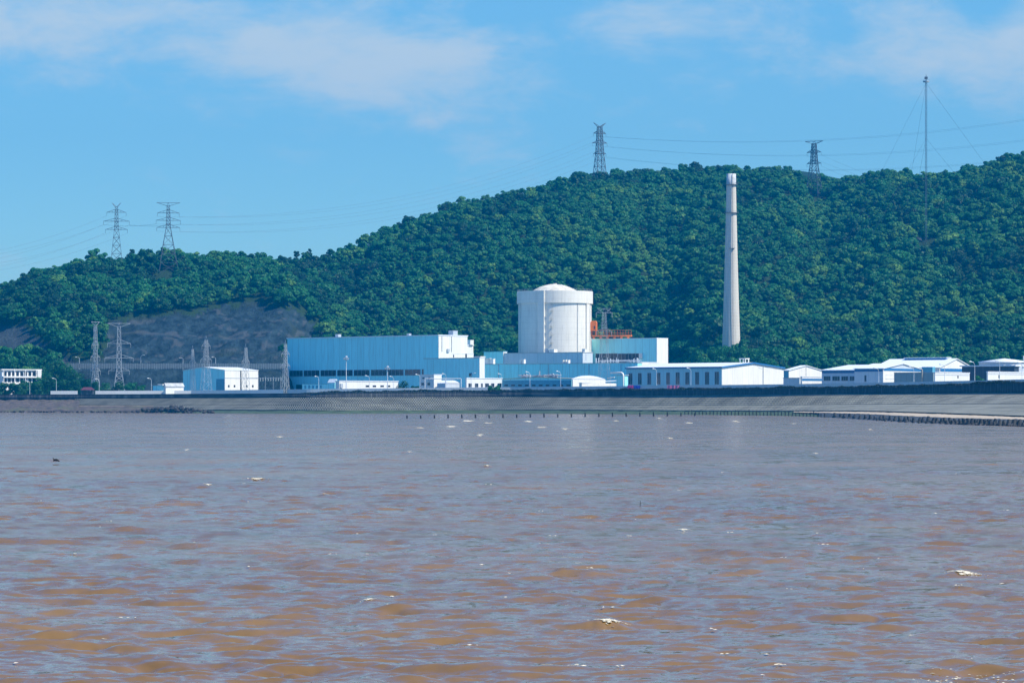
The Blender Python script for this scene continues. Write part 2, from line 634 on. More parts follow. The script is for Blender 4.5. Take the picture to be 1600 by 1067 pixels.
M['bank'] = mat_bank()
M['sand'] = mat_plain('pale_concrete_apron', (0.42, 0.35, 0.26), 0.9, 0.14, 0.25)
M['rib'] = mat_plain('revetment_concrete', (0.175, 0.178, 0.150), 0.85, 0.30, 0.12)
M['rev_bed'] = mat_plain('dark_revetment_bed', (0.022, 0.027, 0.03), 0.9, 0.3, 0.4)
M['rev_wet'] = mat_plain('wet_revetment_toe', (0.05, 0.055, 0.06), 0.8, 0.5, 0.9)
M['algae'] = mat_plain('algae_mud', (0.050, 0.078, 0.038), 0.85, 0.35, 0.25)

# ------------------------------------------------------------------ land form
SKX = [-400, -150, 0, 50, 100, 140, 200, 260, 300, 370, 400, 440, 490, 530, 560, 590, 640, 700, 760, 800, 850, 900, 960, 1010, 1050, 1090,
       1130, 1200, 1235, 1262, 1310, 1340, 1400, 1450, 1500, 1540, 1580, 1620, 1750, 2000]
SKY = [560, 500, 450, 431, 411, 402, 399, 393, 397, 395, 400, 399, 395, 386, 375, 358, 339, 317, 303, 298, 284, 268, 263, 261, 263, 255,
       256, 256, 260, 276, 280, 273, 271, 273, 271, 258, 246, 238, 235, 260]
RX = [-400, 0, 165, 300, 450, 520, 600, 700, 800, 900, 1000, 1100, 1235, 1290, 1400, 1500, 1600, 2000]
RY = [1740, 1790, 1820, 1830, 1850, 1880, 1920, 1960, 2000, 2050, 2080, 2080, 2080, 2120, 2050, 2020, 2000, 2000]
FX = [-400, 0, 80, 110, 440, 480, 540, 700, 900, 1040, 1065, 1095, 1140, 1195, 1250, 1400, 1600, 2000]
FY = [1480, 1490, 1500, 1512, 1516, 1560, 1600, 1630, 1640, 1600, 1570, 1530, 1520, 1512, 1500, 1490, 1490, 1490]
FZ = [10, 12, 20, 22.7, 22.7, 9, 8, 8, 8, 8, 9, 13, 18, 14, 9, 8, 8, 8]
G0 = 6.4
TREE_H = 8.0


def terr(X, Y):
    X = np.asarray(X, float)
    Y = np.asarray(Y, float)
    px = 800 + F * X / np.maximum(Y, 1)
    yr = np.interp(px, RX, RY)
    yf = np.interp(px, FX, FY)
    z0 = np.interp(px, FX, FZ)
    zr = CZ + (HZ - np.interp(px, SKX, SKY)) / F * yr - TREE_H
    s = np.clip((Y - yf) / (yr - yf), 0, 1)
    gq = 1 - (1 - s) ** 1.25
    z = z0 + (zr - z0) * gq
    hump = 4 * s * (1 - s)
    z = z + hump * (34 * fbm(X / 150 + Y / 500, Y / 210 - X / 600, 3, 4))
    # behind the crest the land falls away
    z = np.where(Y > yr, zr - 0.30 * (Y - yr), z)
    # in front of the foot: level strip, then a bank down to the plant
    d = yf - Y
    zf = np.maximum(G0, z0 - np.clip(d - 12, 0, None) * 0.55)
    z = np.where(d > 0, zf, z)
    return z


def hit(px, py, y0=1480, y1=2300):
    """first place where the line of sight through a photo pixel meets the land"""
    Ys = np.arange(y0, y1, 2.0)
    X = (px - 800) / F * Ys
    z = terr(X, Ys)
    ray = CZ + (HZ - py) / F * Ys
    k = np.argmax(z >= ray)
    if z[k] < ray[k]:
        k = int(np.argmin(ray - z))
    return Vector((X[k], Ys[k], float(z[k])))


ROCKS = [
    [(168, 502), (205, 495), (290, 490), (330, 480), (380, 473), (425, 474), (462, 482), (488, 498), (508, 520), (500, 530), (448, 545), (448, 600), (150, 600), (160, 560)],
    [(-60, 500), (0, 506), (35, 510), (58, 528), (88, 549), (125, 568), (100, 570), (70, 564), (40, 558), (-60, 556)],
    [(1392, 352), (1405, 354), (1445, 376), (1440, 382), (1420, 374)],
    [(1328, 328), (1345, 330), (1362, 338), (1340, 338)],
    [(1236, 262), (1300, 268), (1330, 276), (1300, 276), (1262, 270)],
]


def inpoly(x, y, poly):
    x = np.asarray(x, float)
    y = np.asarray(y, float)
    r = np.zeros(x.shape, bool)
    n = len(poly)
    j = n - 1
    for i in range(n):
        xi, yi = poly[i]
        xj, yj = poly[j]
        c = ((yi > y) != (yj > y)) & (x < (xj - xi) * (y - yi) / (yj - yi + 1e-12) + xi)
        r ^= c
        j = i
    return r


def rockmask(X, Y, z, wob=0.0):
    px = 800 + F * X / Y
    py = HZ - (z - CZ) * F / Y
    if wob:
        px = px + wob * fbm(X / 9, Y / 9, 31, 3) * 2
        py = py + wob * fbm(X / 11, Y / 8, 37, 3) * 2
    r = np.zeros(np.shape(px), float)
    for i, pl in enumerate(ROCKS):
        r = np.maximum(r, inpoly(px, py, pl) * (0.5 if i == 0 else 0.75 if i == 1 else 1.0))
    core = (r > 0.4) & (r < 0.6)
    for lv, wd in ((519, 1.5), (500, .8), (487, .7), (534, .8), (548, .8), (560, .7)):
        ln = lv + (px - 300) * 0.012 + 3.0 * fbm(px / 25 + lv, px * 0, 44, 3)
        r = np.where(core & (np.abs(py - ln) < wd * (0.4 + 1.6 * vnoise(px / 18, px * 0 + lv, 45))), 0.85, r)
    # the cut bank under the retaining wall
    return np.where((px > 95) & (px < 470) & (Y < 1530) & (Y > 1475), np.maximum(r, 0.5), r)


# shore stations: photo column -> distances and heights of wall, berm, toe, apron, waterline
SX = np.array([-400, -150, 125, 300, 480, 640, 800, 1000, 1220, 1290, 1320, 1400, 1480, 1600, 1800], float)
YW = np.array([1450, 1420, 1385, 1340, 1275, 1300, 1310, 1240, 1130, 1105, 1092, 1055, 1015, 950, 850], float)
DB = np.array([14, 14, 14, 14, 14, 14, 14, 14, 15, 20, 24, 34, 42, 52, 60], float)
ZW = np.array([6.3, 6.3, 6.3, 6.6, 6.8, 6.95, 7.07, 7.45, 7.9, 8.0, 8.0, 8.0, 8.05, 8.05, 8.1])
ZT = np.array([9.0, 8.9, 8.8, 9.0, 9.1, 9.7, 10.0, 10.3, 10.5, 10.6, 10.65, 10.7, 11.0, 12.1, 12.3])
ZB = np.array([3.3, 3.3, 3.3, 3.3, 3.5, 3.5, 3.5, 3.6, 3.8, 4.0, 4.05, 4.26, 4.45, 4.57, 4.8])
YT = np.array([1415, 1388, 1352, 1308, 1243, 1268, 1278, 1206, 1098, 1040, 990, 870, 800, 735, 600], float)
ZTOE = np.array([1.3, 1.3, 1.3, 1.3, 1.3, 1.4, 1.4, 1.4, 1.5, 1.8, 2.2, 2.1, 2.0, 1.5, 1.4])
YA = np.array([1413, 1386, 1350, 1306, 1241, 1266, 1276, 1204, 1095, 1032, 950, 800, 740, 690, 560], float)
ZA = np.array([1.1, 1.1, 1.1, 1.1, 1.1, 1.2, 1.2, 1.2, 1.3, 1.4, 1.7, 1.64, 1.3, 1.3, 1.2])
YL = np.array([1390, 1368, 1336, 1290, 1228, 1258, 1258, 1180, 1076, 1010, 900, 733, 695, 634, 520], float)


_SD = np.arange(-700.0, 2100.0, 4.0)
_SK = np.exp(-0.5 * (np.arange(-160, 161, 4.0) / 48.0) ** 2)
_SK /= _SK.sum()
_SC = {}


def st(px, arr):
    """shore line value at a column, drawn as a smooth curve through the stations"""
    key = arr.tobytes()
    if key not in _SC:
        d = np.interp(_SD, SX, arr)
        p = np.pad(d, len(_SK) // 2, mode='edge')
        _SC[key] = np.convolve(p, _SK, 'valid')
    return np.interp(px, _SD, _SC[key])


def build_land():
    pxs = np.concatenate([np.arange(-420, -60, 12.0), np.arange(-60, 1660, 3.2), np.arange(1660, 2000, 12.0)])
    f = np.concatenate([np.linspace(0, 1, 14)[:-1], 1 + np.linspace(0, 1, 60)[:-1], 2 + np.linspace(0, 1, 190)])
    PX, FR = np.meshgrid(pxs, f)
    yw = st(PX, YW) + 0.6
    y1 = np.interp(PX, FX, FY) - 60
    y1 = np.maximum(y1, yw + 20)
    y2 = np.interp(PX, FX, FY) + 20
    y3 = np.full_like(PX, 2600.0)
    Y = np.where(FR < 1, yw + (y1 - yw) * FR, np.where(FR < 2, y1 + (y2 - y1) * (FR - 1), y2 + (y3 - y2) * (FR - 2) ** 1.15))
    X = (PX - 800) / F * Y
    Z = terr(X, Y)
    rk = rockmask(X, Y, Z, 10)
    n5 = fbm(X / 11 + Z / 30, Z / 9 + Y / 26, 5, 5)
    Z = Z + np.where(rk > 0.3, 5.0 * n5 - 9.0 * np.abs(fbm(X / 26 - Z / 20, Z / 40, 6, 4)), 0) * (Z > G0 + 1)
    flat = (Z < G0 + 0.4).astype(float)
    V = np.stack([X, Y, Z], -1).reshape(-1, 3)
    nr, nc = PX.shape
    i = np.arange(nr * nc).reshape(nr, nc)
    Fc = np.stack([i[:-1, :-1], i[:-1, 1:], i[1:, 1:], i[1:, :-1]], -1).reshape(-1, 4)
    me = np_mesh('hill_terrain', V, Fc, M['terrain'], True)
    for nm, arr in (('rock', rk), ('flat', flat)):
        a = me.attributes.new(nm, 'FLOAT', 'POINT')
        a.data.foreach_set('value', arr.ravel().astype(np.float32))
    o = link('hill_terrain', me)
    o['kind'] = 'structure'
    # a farther ridge showing in the saddle
    mb_x = np.linspace(150, 560, 60)
    yy = np.array([2900.0, 3000.0, 3200.0])
    px = 800 + F * mb_x / 3000
    top = np.interp(px, [1020, 1180, 1235, 1265, 1300, 1340, 1420, 1620], [340, 292, 268, 270, 277, 284, 305, 330])
    zt = zat(top, 3000) + 3 * fbm(mb_x / 20, mb_x * 0, 9, 3)
    V = []
    for j, y in enumerate(yy):
        for k in range(60):
            V.append((mb_x[k], y, (0, zt[k], 60)[j]))
    Fc = [(j * 60 + k, j * 60 + k + 1, (j + 1) * 60 + k + 1, (j + 1) * 60 + k) for j in range(2) for k in range(59)]
    me = np_mesh('far_hill', V, Fc, M['terrain'], True)
    for nm in ('rock', 'flat'):
        a = me.attributes.new(nm, 'FLOAT', 'POINT')
    o = link('far_hill', me)
    o['kind'] = 'structure'


build_land()


# ------------------------------------------------------------------ shore
def sheet(name, a, b, mat, p0, p1, step=4.0, rows=1, wob=0.0, sub=None):
    """strip lofted between two shore lines a and b (each a pair of Y and Z arrays)"""
    ps = np.arange(p0, p1 + 0.01, step)
    V = []
    for r in range(rows + 1):
        t = r / rows
        Y = st(ps, a[0]) * (1 - t) + st(ps, b[0]) * t
        Z = st(ps, a[1]) * (1 - t) + st(ps, b[1]) * t
        X = (ps - 800) / F * Y
        if wob:
            Z = Z + wob * fbm(X / 4, Y / 3, 21, 4)
            Y = Y + wob * 2 * fbm(X / 5 + 9, Y / 3, 22, 3)
        V.append(np.stack([X, Y, Z], -1))
    V = np.concatenate(V)
    n = len(ps)
    Fc = [(r * n + k, (r + 1) * n + k, (r + 1) * n + k + 1, r * n + k + 1) for r in range(rows) for k in range(n - 1)]
    return np_mesh(name, V, Fc, mat, bool(wob))


L0 = (YW - 0.9, ZW)
LB = (YW - DB, ZB)
LB2 = (YW - DB * 1.28, ZB - 0.15)
LT = (YT, ZTOE)
LA = (YA, ZA)
LW = (YL, np.full(len(SX), -0.5))


def lattice(name, a, b, p0, p1, rows, pitch, w, rowh, hgt, bed, label):
    """sloped concrete lattice: proud ribs over a dark bed"""
    ps = np.linspace(p0, p1, 300)
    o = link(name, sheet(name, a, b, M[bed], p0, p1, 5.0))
    tag(o, label, 'revetment')
    ya, za = st(ps, a[0]), st(ps, a[1])
    yb, zb = st(ps, b[0]), st(ps, b[1])
    mb = MB()

    def rowline(t):
        y = ya * (1 - t) + yb * t
        return np.stack([(ps - 800) / F * y, y, za * (1 - t) + zb * t], -1)
    for r in range(rows + 1):
        t = r / rows
        c = rowline(t)
        base = len(mb.v)
        ht = rowh * 0.5
        for (dx, dy, dz) in ((0, ht, 0.0), (0, ht, hgt), (0, -ht, hgt), (0, -ht, 0.0)):
            for k in range(len(ps)):
                mb.v.append((c[k][0], c[k][1] + dy, c[k][2] + dz))
        n = len(ps)
        for q in range(3):
            for k in range(n - 1):
                mb.f.append([base + q * n + k, base + (q + 1) * n + k, base + (q + 1) * n + k + 1, base + q * n + k + 1])
                mb.mi.append(0)
                mb.sm.append(False)
    # ribs running down the slope between the rows, each row of cells shifted by half a cell like brickwork
    dense = np.linspace(p0, p1, 6000)
    y = st(dense, a[0])
    x = (dense - 800) / F * y
    arc = np.concatenate([[0], np.cumsum(np.hypot(np.diff(x), np.diff(y)))])
    h2 = w * 0.55
    for r in range(rows):
        cuts = np.interp(np.arange(pitch * 0.5 * (r % 2), arc[-1], pitch), arc, dense)
        pts = []
        for p in cuts:
            for t in (r / rows, (r + 1) / rows):
                yy = st(p, a[0]) * (1 - t) + st(p, b[0]) * t
                zz = st(p, a[1]) * (1 - t) + st(p, b[1]) * t
                xx = (p - 800) / F * yy
                pts += [(xx - h2, yy, zz), (xx - h2, yy, zz + hgt - 0.03), (xx + h2, yy, zz + hgt - 0.03), (xx + h2, yy, zz)]
        fs = []
        for k in range(len(cuts)):
            o8 = k * 8
            fs += [(o8, o8 + 1, o8 + 5, o8 + 4), (o8 + 1, o8 + 2, o8 + 6, o8 + 5), (o8 + 2, o8 + 3, o8 + 7, o8 + 6)]
        mb.poly(pts, fs)
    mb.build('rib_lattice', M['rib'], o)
    return o


def build_shore():
    lattice('revetment', L0, LB, 118, 1760, 5, 1.15, 0.42, 0.8, 0.4, 'rev_bed', 'upper sloped concrete lattice revetment right below the dark sea wall')
    lattice('revetment', LB2, LT, 240, 1760, 3, 1.15, 0.42, 0.7, 0.4, 'rev_bed', 'lower concrete lattice slope between the pale berm and the water')
    o = link('berm', sheet('berm', (LB[0] + 0.25, LB[1] + 0.06), (LB2[0] - 0.25, LB2[1] + 0.06), M['sand'], 118, 1760))
    o['kind'] = 'structure'
    o = link('shore_apron', sheet('shore_apron', LT, LA, M['sand'], 1240, 1760, 4, 4, 0.25))
    o['kind'] = 'structure'
    o = link('mud_bank', sheet('mud_bank', (LT[0], LT[1] - 0.05), LW, M['algae'], 240, 1330, 2, 6, 0.55))
    o['kind'] = 'structure'
    o = link('breakwater_bed', sheet('breakwater_bed', (LA[0], LA[1] - 0.03), LW, M['rev_wet'], 1280, 1760, 2, 5, 0.5))
    o['kind'] = 'structure'
    # bare earth bank at the far left
    o = link('earth_bank', sheet('earth_bank', (YW - 0.9, ZW - 0.2), (YT - 8, ZTOE - 0.4), M['bank'], -400, 124, 2, 8, 1.0))
    o['kind'] = 'structure'
    o = link('shore_bank', sheet('shore_bank', (YT - 7.5, ZTOE - 0.4), LW, M['bank'], -400, 252, 2, 5, 0.8))
    o['kind'] = 'structure'
    o = link('lower_bank', sheet('lower_bank', (LB2[0], LB2[1] - 0.05), (YT - 7, ZTOE - 0.3), M['bank'], 110, 250, 2, 5, 0.7))
    o['kind'] = 'structure'
    # the dark sea wall, built as one long wall with a coping
    ps = np.arange(-380, 1780, 5.0)
    for nm, z0, z1, d0, d1 in (('wall', ZW - 1.0, ZT - 0.25, 0.0, 0.6), ('coping', ZT - 0.25, ZT, -0.15, 0.75)):
        V = []
        for (zz, dd) in ((z0, d0), (z1, d0), (z1, d1), (z0, d1)):
            Y = st(ps, YW) - 0.4 + dd
            X = (ps - 800) / F * Y
            V.append(np.stack([X, Y, st(ps, zz)], -1))
        V = np.concatenate(V)
        n = len(ps)
        Fc = [(q * n + k, q * n + k + 1, ((q + 1) % 4) * n + k + 1, ((q + 1) % 4) * n + k) for q in range(4) for k in range(n - 1)]
        if nm == 'wall':
            sw = link('sea_wall', np_mesh('sea_wall', V, Fc, M['dark_wall']))
            tag(sw, 'long dark sea wall running along the top of the revetment', 'sea wall')
        else:
            link('coping', np_mesh('coping', V, Fc, M['dark_wall']), sw)


build_shore()

# ------------------------------------------------------------------ water
WAVES = []
_wr = np.random.default_rng(5)
for _i in range(70):
    lam = 0.28 * (5.6 / 0.28) ** (_i / 69.0)
    ang = _wr.normal(0.14, 0.42)
    amp = 0.0066 * lam * _wr.uniform(0.5, 1.3) * (1.35 if lam < 1.2 else (1.2 / lam) ** 0.45)
    WAVES.append((lam, ang, amp, _wr.uniform(0, 6.28)))

CAPS = [(402, 749, 19, .20), (576, 934, 12, .20), (950, 972, 25, .26), (1505, 896, 28, .17), (325, 756, 9, .10), (1068, 828, 12, .16), (1047, 686, 7, .25),
        (437, 683, 6, .25), (853, 847, 9, .14), (761, 729, 7, .2), (731, 658, 12, .3), (763, 661, 8, .25), (825, 659, 9, .25), (846, 668, 9, .3), (883, 671, 7, .25),
        (705, 667, 10, .3), (656, 669, 8, .3), (545, 675, 10, .3), (750, 681, 7, .3), (1275, 709, 6, .25), (508, 772, 7, .15), (1150, 659, 8, .3), (1078, 661, 9, .3),
        (1030, 654, 6, .3), (962, 658, 6, .3), (560, 715, 5, .2), (292, 703, 5, .25), (130, 665, 5, .3), (1360, 672, 5, .3), (1240, 662, 5, .3), (640, 707, 5, .25)]


def cap_frames():
    out = []
    for (px, py, w, hh) in CAPS:
        d = F * CZ / (py - HZ)
        out.append(((px - 800) / F * d, d, w * d / F, hh * min(1.0, w * d / F / 0.45)))
    return out


def wave_h(X, Y, dd=None):
    """height of the sea; waves too short for the local mesh spacing fade out"""
    h = np.zeros_like(X)
    gx = 0.55 + 1.9 * np.clip(fbm(X / 1.7, Y / 3.4, 40, 4) + 0.40, 0, 1) ** 1.8
    for lam, ang, amp, ph in WAVES:
        k = 2 * np.pi / lam
        s = np.sin(k * (X * np.sin(ang) + Y * np.cos(ang)) + ph + 1.1 * np.sin(0.11 * k * X * np.cos(ang) + ph * 3))
        s = 2 * ((1 + s) * 0.5) ** (1.35 if lam < 1.5 else 2.0) - 1
        w = 1.0 if dd is None else np.clip((lam - 2.0 * dd) / (1.5 * dd), 0, 1)
        h = h + amp * s * w
    h = h * gx
    for (cx, cy, cw, ch) in cap_frames():
        wob = 0.5 * cw * fbm(X / cw * 1.3 + cx, Y / cw * 0.7, 55, 3)
        dx = (X - cx) / (cw * 1.7)
        dy = (Y - cy + wob - 0.18 * (X - cx)) / max(0.35, cw * 0.42)
        q = dx * dx + dy * dy
        h = h + ch * np.exp(-np.minimum(q, 30))
    return h


def build_water():
    fpx = F * 0.64
    r = np.concatenate([np.arange(360, 120, -0.42), np.arange(120, 10.2, -0.2)])
    d = fpx * CZ / r
    t = np.concatenate([np.full(170, -0.2), np.linspace(-0.2, 0.2, 960), np.full(170, 0.2)])
    side = np.concatenate([np.linspace(-1, 0, 171)[:-1], np.zeros(960), np.linspace(0, 1, 171)[1:]])
    D, T = np.meshgrid(d, t, indexing='ij')
    X = D * T + side[None, :] * (45 + 0.05 * D)
    dd = np.repeat(np.gradient(d)[:, None], len(t), 1)
    H = wave_h(X, D, dd)
    V = np.stack([X, D, H], -1).reshape(-1, 3)
    nr, nc = X.shape
    i = np.arange(nr * nc).reshape(nr, nc)
    Fc = np.stack([i[:-1, :-1], i[:-1, 1:], i[1:, 1:], i[1:, :-1]], -1).reshape(-1, 4)
    d0, d1 = d[0], d[-1]
    b = len(V)
    ex = np.array([(-2400, d0 - 1, 0), (-0.25 * d0 - 44, d0 - 1, -0.05), (-0.25 * d1 - 44, d1, -0.05), (-2400, d1, 0),
                   (2400, d0 - 1, 0), (0.25 * d0 + 44, d0 - 1, -0.05), (0.25 * d1 + 44, d1, -0.05), (2400, d1, 0),
                   (-2400, -1000, 0), (2400, -1000, 0), (2400, d0 + 0.05, -0.25), (-2400, d0 + 0.05, -0.25),
                   (-2400, d1 - 1, -0.2), (2400, d1 - 1, -0.2), (2400, 3400, -0.2), (-2400, 3400, -0.2)], np.float32)
    fx = np.array([(0, 1, 2, 3), (5, 4, 7, 6), (8, 9, 10, 11), (12, 13, 14, 15)]) + b
    me = np_mesh('sea', np.concatenate([V, ex]), np.concatenate([Fc, fx]), M['water'], True)
    carried = sum(a / l * np.clip((l - 2.0 * dd) / (1.5 * dd), 0, 1) for l, _a, a, _p in WAVES) / sum(a / l for l, _a, a, _p in WAVES)
    at = me.attributes.new('unresolved', 'FLOAT', 'POINT')
    at.data.foreach_set('value', np.concatenate([(1 - carried).ravel(), np.ones(len(ex))]).astype(np.float32))
    o = link('sea', me)
    o['kind'] = 'structure'


build_water()


def build_foam():
    """foam torn along the breaking crests: small lumpy patches lying on the water"""
    rr = np.random.default_rng(3)
    V, Fc = [], []

    def flake(cx, cy, s, z):
        n = 7
        a = np.sort(rr.uniform(0, 6.28, n))
        b = len(V)
        V.append((cx, cy, z + s * 0.30))
        for q in a:
            q2 = s * rr.uniform(0.6, 1.25)
            V.append((cx + q2 * 1.5 * math.cos(q), cy + q2 * math.sin(q), z + s * rr.uniform(-0.12, 0.10)))
        for k in range(n):
            Fc.append((b, b + 1 + k, b + 1 + (k + 1) % n))
    for (cx, cy, cw, ch) in cap_frames():
        m = int(np.clip(cw * 260, 70, 220))
        tt = rr.normal(0, 0.45, m)
        bend = rr.uniform(-0.25, 0.3)
        xs = cx + cw * tt
        ys = cy - 0.04 * cw + bend * cw * tt * 0.6 - np.abs(rr.normal(0, 0.42, m)) * cw * (1 - np.minimum(1, np.abs(tt)))
        zs = wave_h(xs, ys)
        for x, y, z, q in zip(xs, ys, zs, tt):
            flake(x, y, max(0.02, cw * rr.uniform(0.03, 0.115) * (1.25 - min(1, abs(q)))), z + 0.02)
    # broken foam at the lower right corner, and loose specks everywhere
    for _ in range(260):
        d = F * CZ / (rr.uniform(1042, 1075) - HZ)
        x = (rr.normal(1530, 55) - 800) / F * d
        z = float(wave_h(np.array([x]), np.array([d]))[0])
        flake(x, d, rr.uniform(0.01, 0.035), z + 0.01)
    for _ in range(120):
        py = HZ + 30 + (rr.uniform(0, 1) ** 1.3) * 410
        d = F * CZ / (py - HZ)
        x = (rr.uniform(0, 1600) - 800) / F * d
        z = float(wave_h(np.array([x]), np.array([d]))[0])
        for _k in range(rr.integers(1, 5)):
            flake(x + rr.normal(0, .12), d + rr.normal(0, .1), rr.uniform(0.012, 0.045) * (1 + d / 400), z + 0.03)
    me = bpy.data.meshes.new('sea_foam')
    me.from_pydata(V, [], Fc)
    me.materials.append(M['foam'])
    o = link('sea_foam', me)
    o['kind'] = 'stuff'
    tag(o, 'white foam breaking on the brown wave crests', 'foam')


build_foam()


# ------------------------------------------------------------------ vegetation
def crown_arrays(seed, r=4.3, h=7.2, lobes=12, leaves=75, leaf=0.52, flatten=1.0, low=0.36):
    q = np.random.default_rng(seed)
    V, Fc = [], []
    cents = [(0, 0, h * 0.62, r * 0.62)]
    for k in range(lobes):
        a = 2.399 * k + q.uniform(-.5, .5)
        e = q.uniform(0.0, 1.0)
        rad = r * 0.72 * math.sqrt(1 - (e * 0.85) ** 2) * q.uniform(.75, 1.1)
        cents.append((rad * math.cos(a), rad * math.sin(a), h * (low + (0.86 - low) * e) * q.uniform(.92, 1.06), r * q.uniform(0.27, 0.45)))
    for (cx, cy, cz, cr) in cents:
        n = int(leaves * (cr / (r * 0.36)) ** 1.5)
        d = q.normal(size=(n, 3))
        if low > 0.3:
            d[:, 2] = np.where(d[:, 2] < -0.3, -d[:, 2] * 0.6, d[:, 2])
        d /= np.linalg.norm(d, axis=1, keepdims=True)
        c = np.array([cx, cy, cz]) + d * cr * np.array([1, 1, 0.82 * flatten]) * q.uniform(0.72, 1.08, (n, 1))
        nn = d + q.normal(size=(n, 3)) * 0.30
        nn /= np.linalg.norm(nn, axis=1, keepdims=True)
        t = np.cross(nn, q.normal(size=(n, 3)))
        t /= np.linalg.norm(t, axis=1, keepdims=True)
        b = np.cross(nn, t)
        s = leaf * q.uniform(0.6, 1.25, (n, 1))
        s2 = s * q.uniform(0.5, 0.9, (n, 1))
        quad = np.stack([c - t * s, c - b * s2, c + t * s, c + b * s2], 1)
        base = sum(len(x) for x in V)
        V.append(quad.reshape(-1, 3))
        Fc.append(np.arange(base, base + 4 * n).reshape(-1, 4))
    return np.concatenate(V), np.concatenate(Fc)


def trunk_mb(seed, h=7.0, r=0.26):
    q = random.Random(seed)
    mb = MB()
    top = Vector((q.uniform(-.4, .4), q.uniform(-.4, .4), h * 0.7))
    mb.tube([(0, 0, -1.5), (0.05, 0, h * 0.25), top], [r * 1.3, r, r * 0.4], 6)
    for k in range(4):
        a = 1.6 * k + q.uniform(0, 1)
        z0 = h * (0.22 + 0.09 * k)
        mb.tube([(0, 0, z0), (math.cos(a) * 1.2, math.sin(a) * 1.2, z0 + h * .16), (math.cos(a) * 2.3, math.sin(a) * 2.3, z0 + h * .25)], [r * .55, r * .38, r * .12], 5)
    return mb


def tree_mesh(name, seed, **kw):
    """whole tree in one mesh: crown in leaf clumps, trunk with limbs"""
    V, Fc = crown_arrays(seed, **kw)
    t = trunk_mb(seed, kw.get('h', 7.2))
    me = bpy.data.meshes.new(name)
    b = len(V)
    faces = Fc.tolist() + [[b + i for i in f] for f in t.f]
    me.from_pydata(np.concatenate([V, np.array(t.v)]).tolist(), [], faces)
    me.materials.append(M['leaf'])
    me.materials.append(M['bark'])
    me.polygons.foreach_set('material_index', [0] * len(Fc) + [1] * len(t.f))
    me.update()
    return me


TREES = [tree_mesh('broadleaf_tree', 100 + i, r=[4.4, 3.9, 5.4, 4.1, 2.9, 4.6, 3.4][i], h=[7.4, 8.0, 6.6, 7.6, 9.6, 6.4, 8.8][i],
                   lobes=[13, 9, 19, 12, 8, 24, 10][i], leaf=[0.52, 0.46, 0.50, 0.62, 0.46, 0.40, 0.56][i],
                   leaves=[75, 90, 75, 60, 90, 90, 70][i]) for i in range(7)]

PYLON_CLEAR = []


def scatter():
    pts = []
    sp = 6.3
    q = np.random.default_rng(21)
    for Y in np.arange(1440, 2180, sp):
        x0, x1 = (-70 - 800) / F * Y, (1680 - 800) / F * Y
        xs = np.arange(x0, x1, sp)
        X = xs + q.uniform(-.48, .48, len(xs)) * sp
        YY = Y + q.uniform(-.48, .48, len(xs)) * sp
        pts.append(np.stack([X, YY], -1))
    p = np.concatenate(pts)
    X, Y = p[:, 0], p[:, 1]
    px = 800 + F * X / Y
    Z = terr(X, Y)
    yr = np.interp(px, RX, RY)
    yf = np.interp(px, FX, FY)
    rk = rockmask(X, Y, Z, 6)
    keep = (Y > yf - 4) & (Y < yr + 22) & (rk < 0.3)
    bank = (px < 100) & (Y > 1462) & (Y < yf) & (Z > 7.2) & (rk < 0.3)
    keep |= bank
    for (cx, cy, rad) in PYLON_CLEAR:
        keep &= (X - cx) ** 2 + (Y - cy) ** 2 > rad * rad
    keep &= ~((px > 1105) & (px < 1180) & (Y < 1575) & (Y > 1545) & False)
    X, Y, Z, px = X[keep], Y[keep], Z[keep], px[keep]
    n = len(X)
    sc = q.choice([0.62, 0.78, 0.92, 1.08, 1.28], n, p=[.16, .24, .27, .22, .11]) * q.uniform(.92, 1.08, n) * (1 + 0.35 * (fbm(X / 60, Y / 60, 50, 2)))
    # a few emergent trees break the skyline
    em = q.uniform(0, 1, n) < 0.03
    sc = np.where(em, sc * 1.28, sc)
    tint = 0.42 + 1.05 * fbm(X / 34, Y / 46, 60, 3) + q.normal(0, 0.13, n) + np.where(q.uniform(0, 1, n) < 0.07, 0.45, 0) - np.where(px < 520, 0.10, 0)
    tint = np.clip(tint, 0, 1)
    return X, Y, Z, px, sc, tint, q.uniform(0, 6.28, n), q.integers(0, len(TREES), n), q


# ------------------------------------------------------------------ lattice towers
def lattice_body(levels, r, mb=None, faces=4):
    """levels = [(z, half width)], X bracing on every face"""
    mb = mb or MB()
    cor = ((-1, -1), (1, -1), (1, 1), (-1, 1))
    for c in cor:
        mb.tube([(c[0] * w, c[1] * w, z) for z, w in levels], r, 4)
    for (z0, w0), (z1, w1) in zip(levels[:-1], levels[1:]):
        for i in range(4):
            a, b = cor[i], cor[(i + 1) % 4]
            mb.tube([(a[0] * w0, a[1] * w0, z0), (b[0] * w1, b[1] * w1, z1)], r * 0.6, 3, False)
            mb.tube([(b[0] * w0, b[1] * w0, z0), (a[0] * w1, a[1] * w1, z1)], r * 0.6, 3, False)
            mb.tube([(a[0] * w1, a[1] * w1, z1), (b[0] * w1, b[1] * w1, z1)], r * 0.6, 3, False)
    return mb


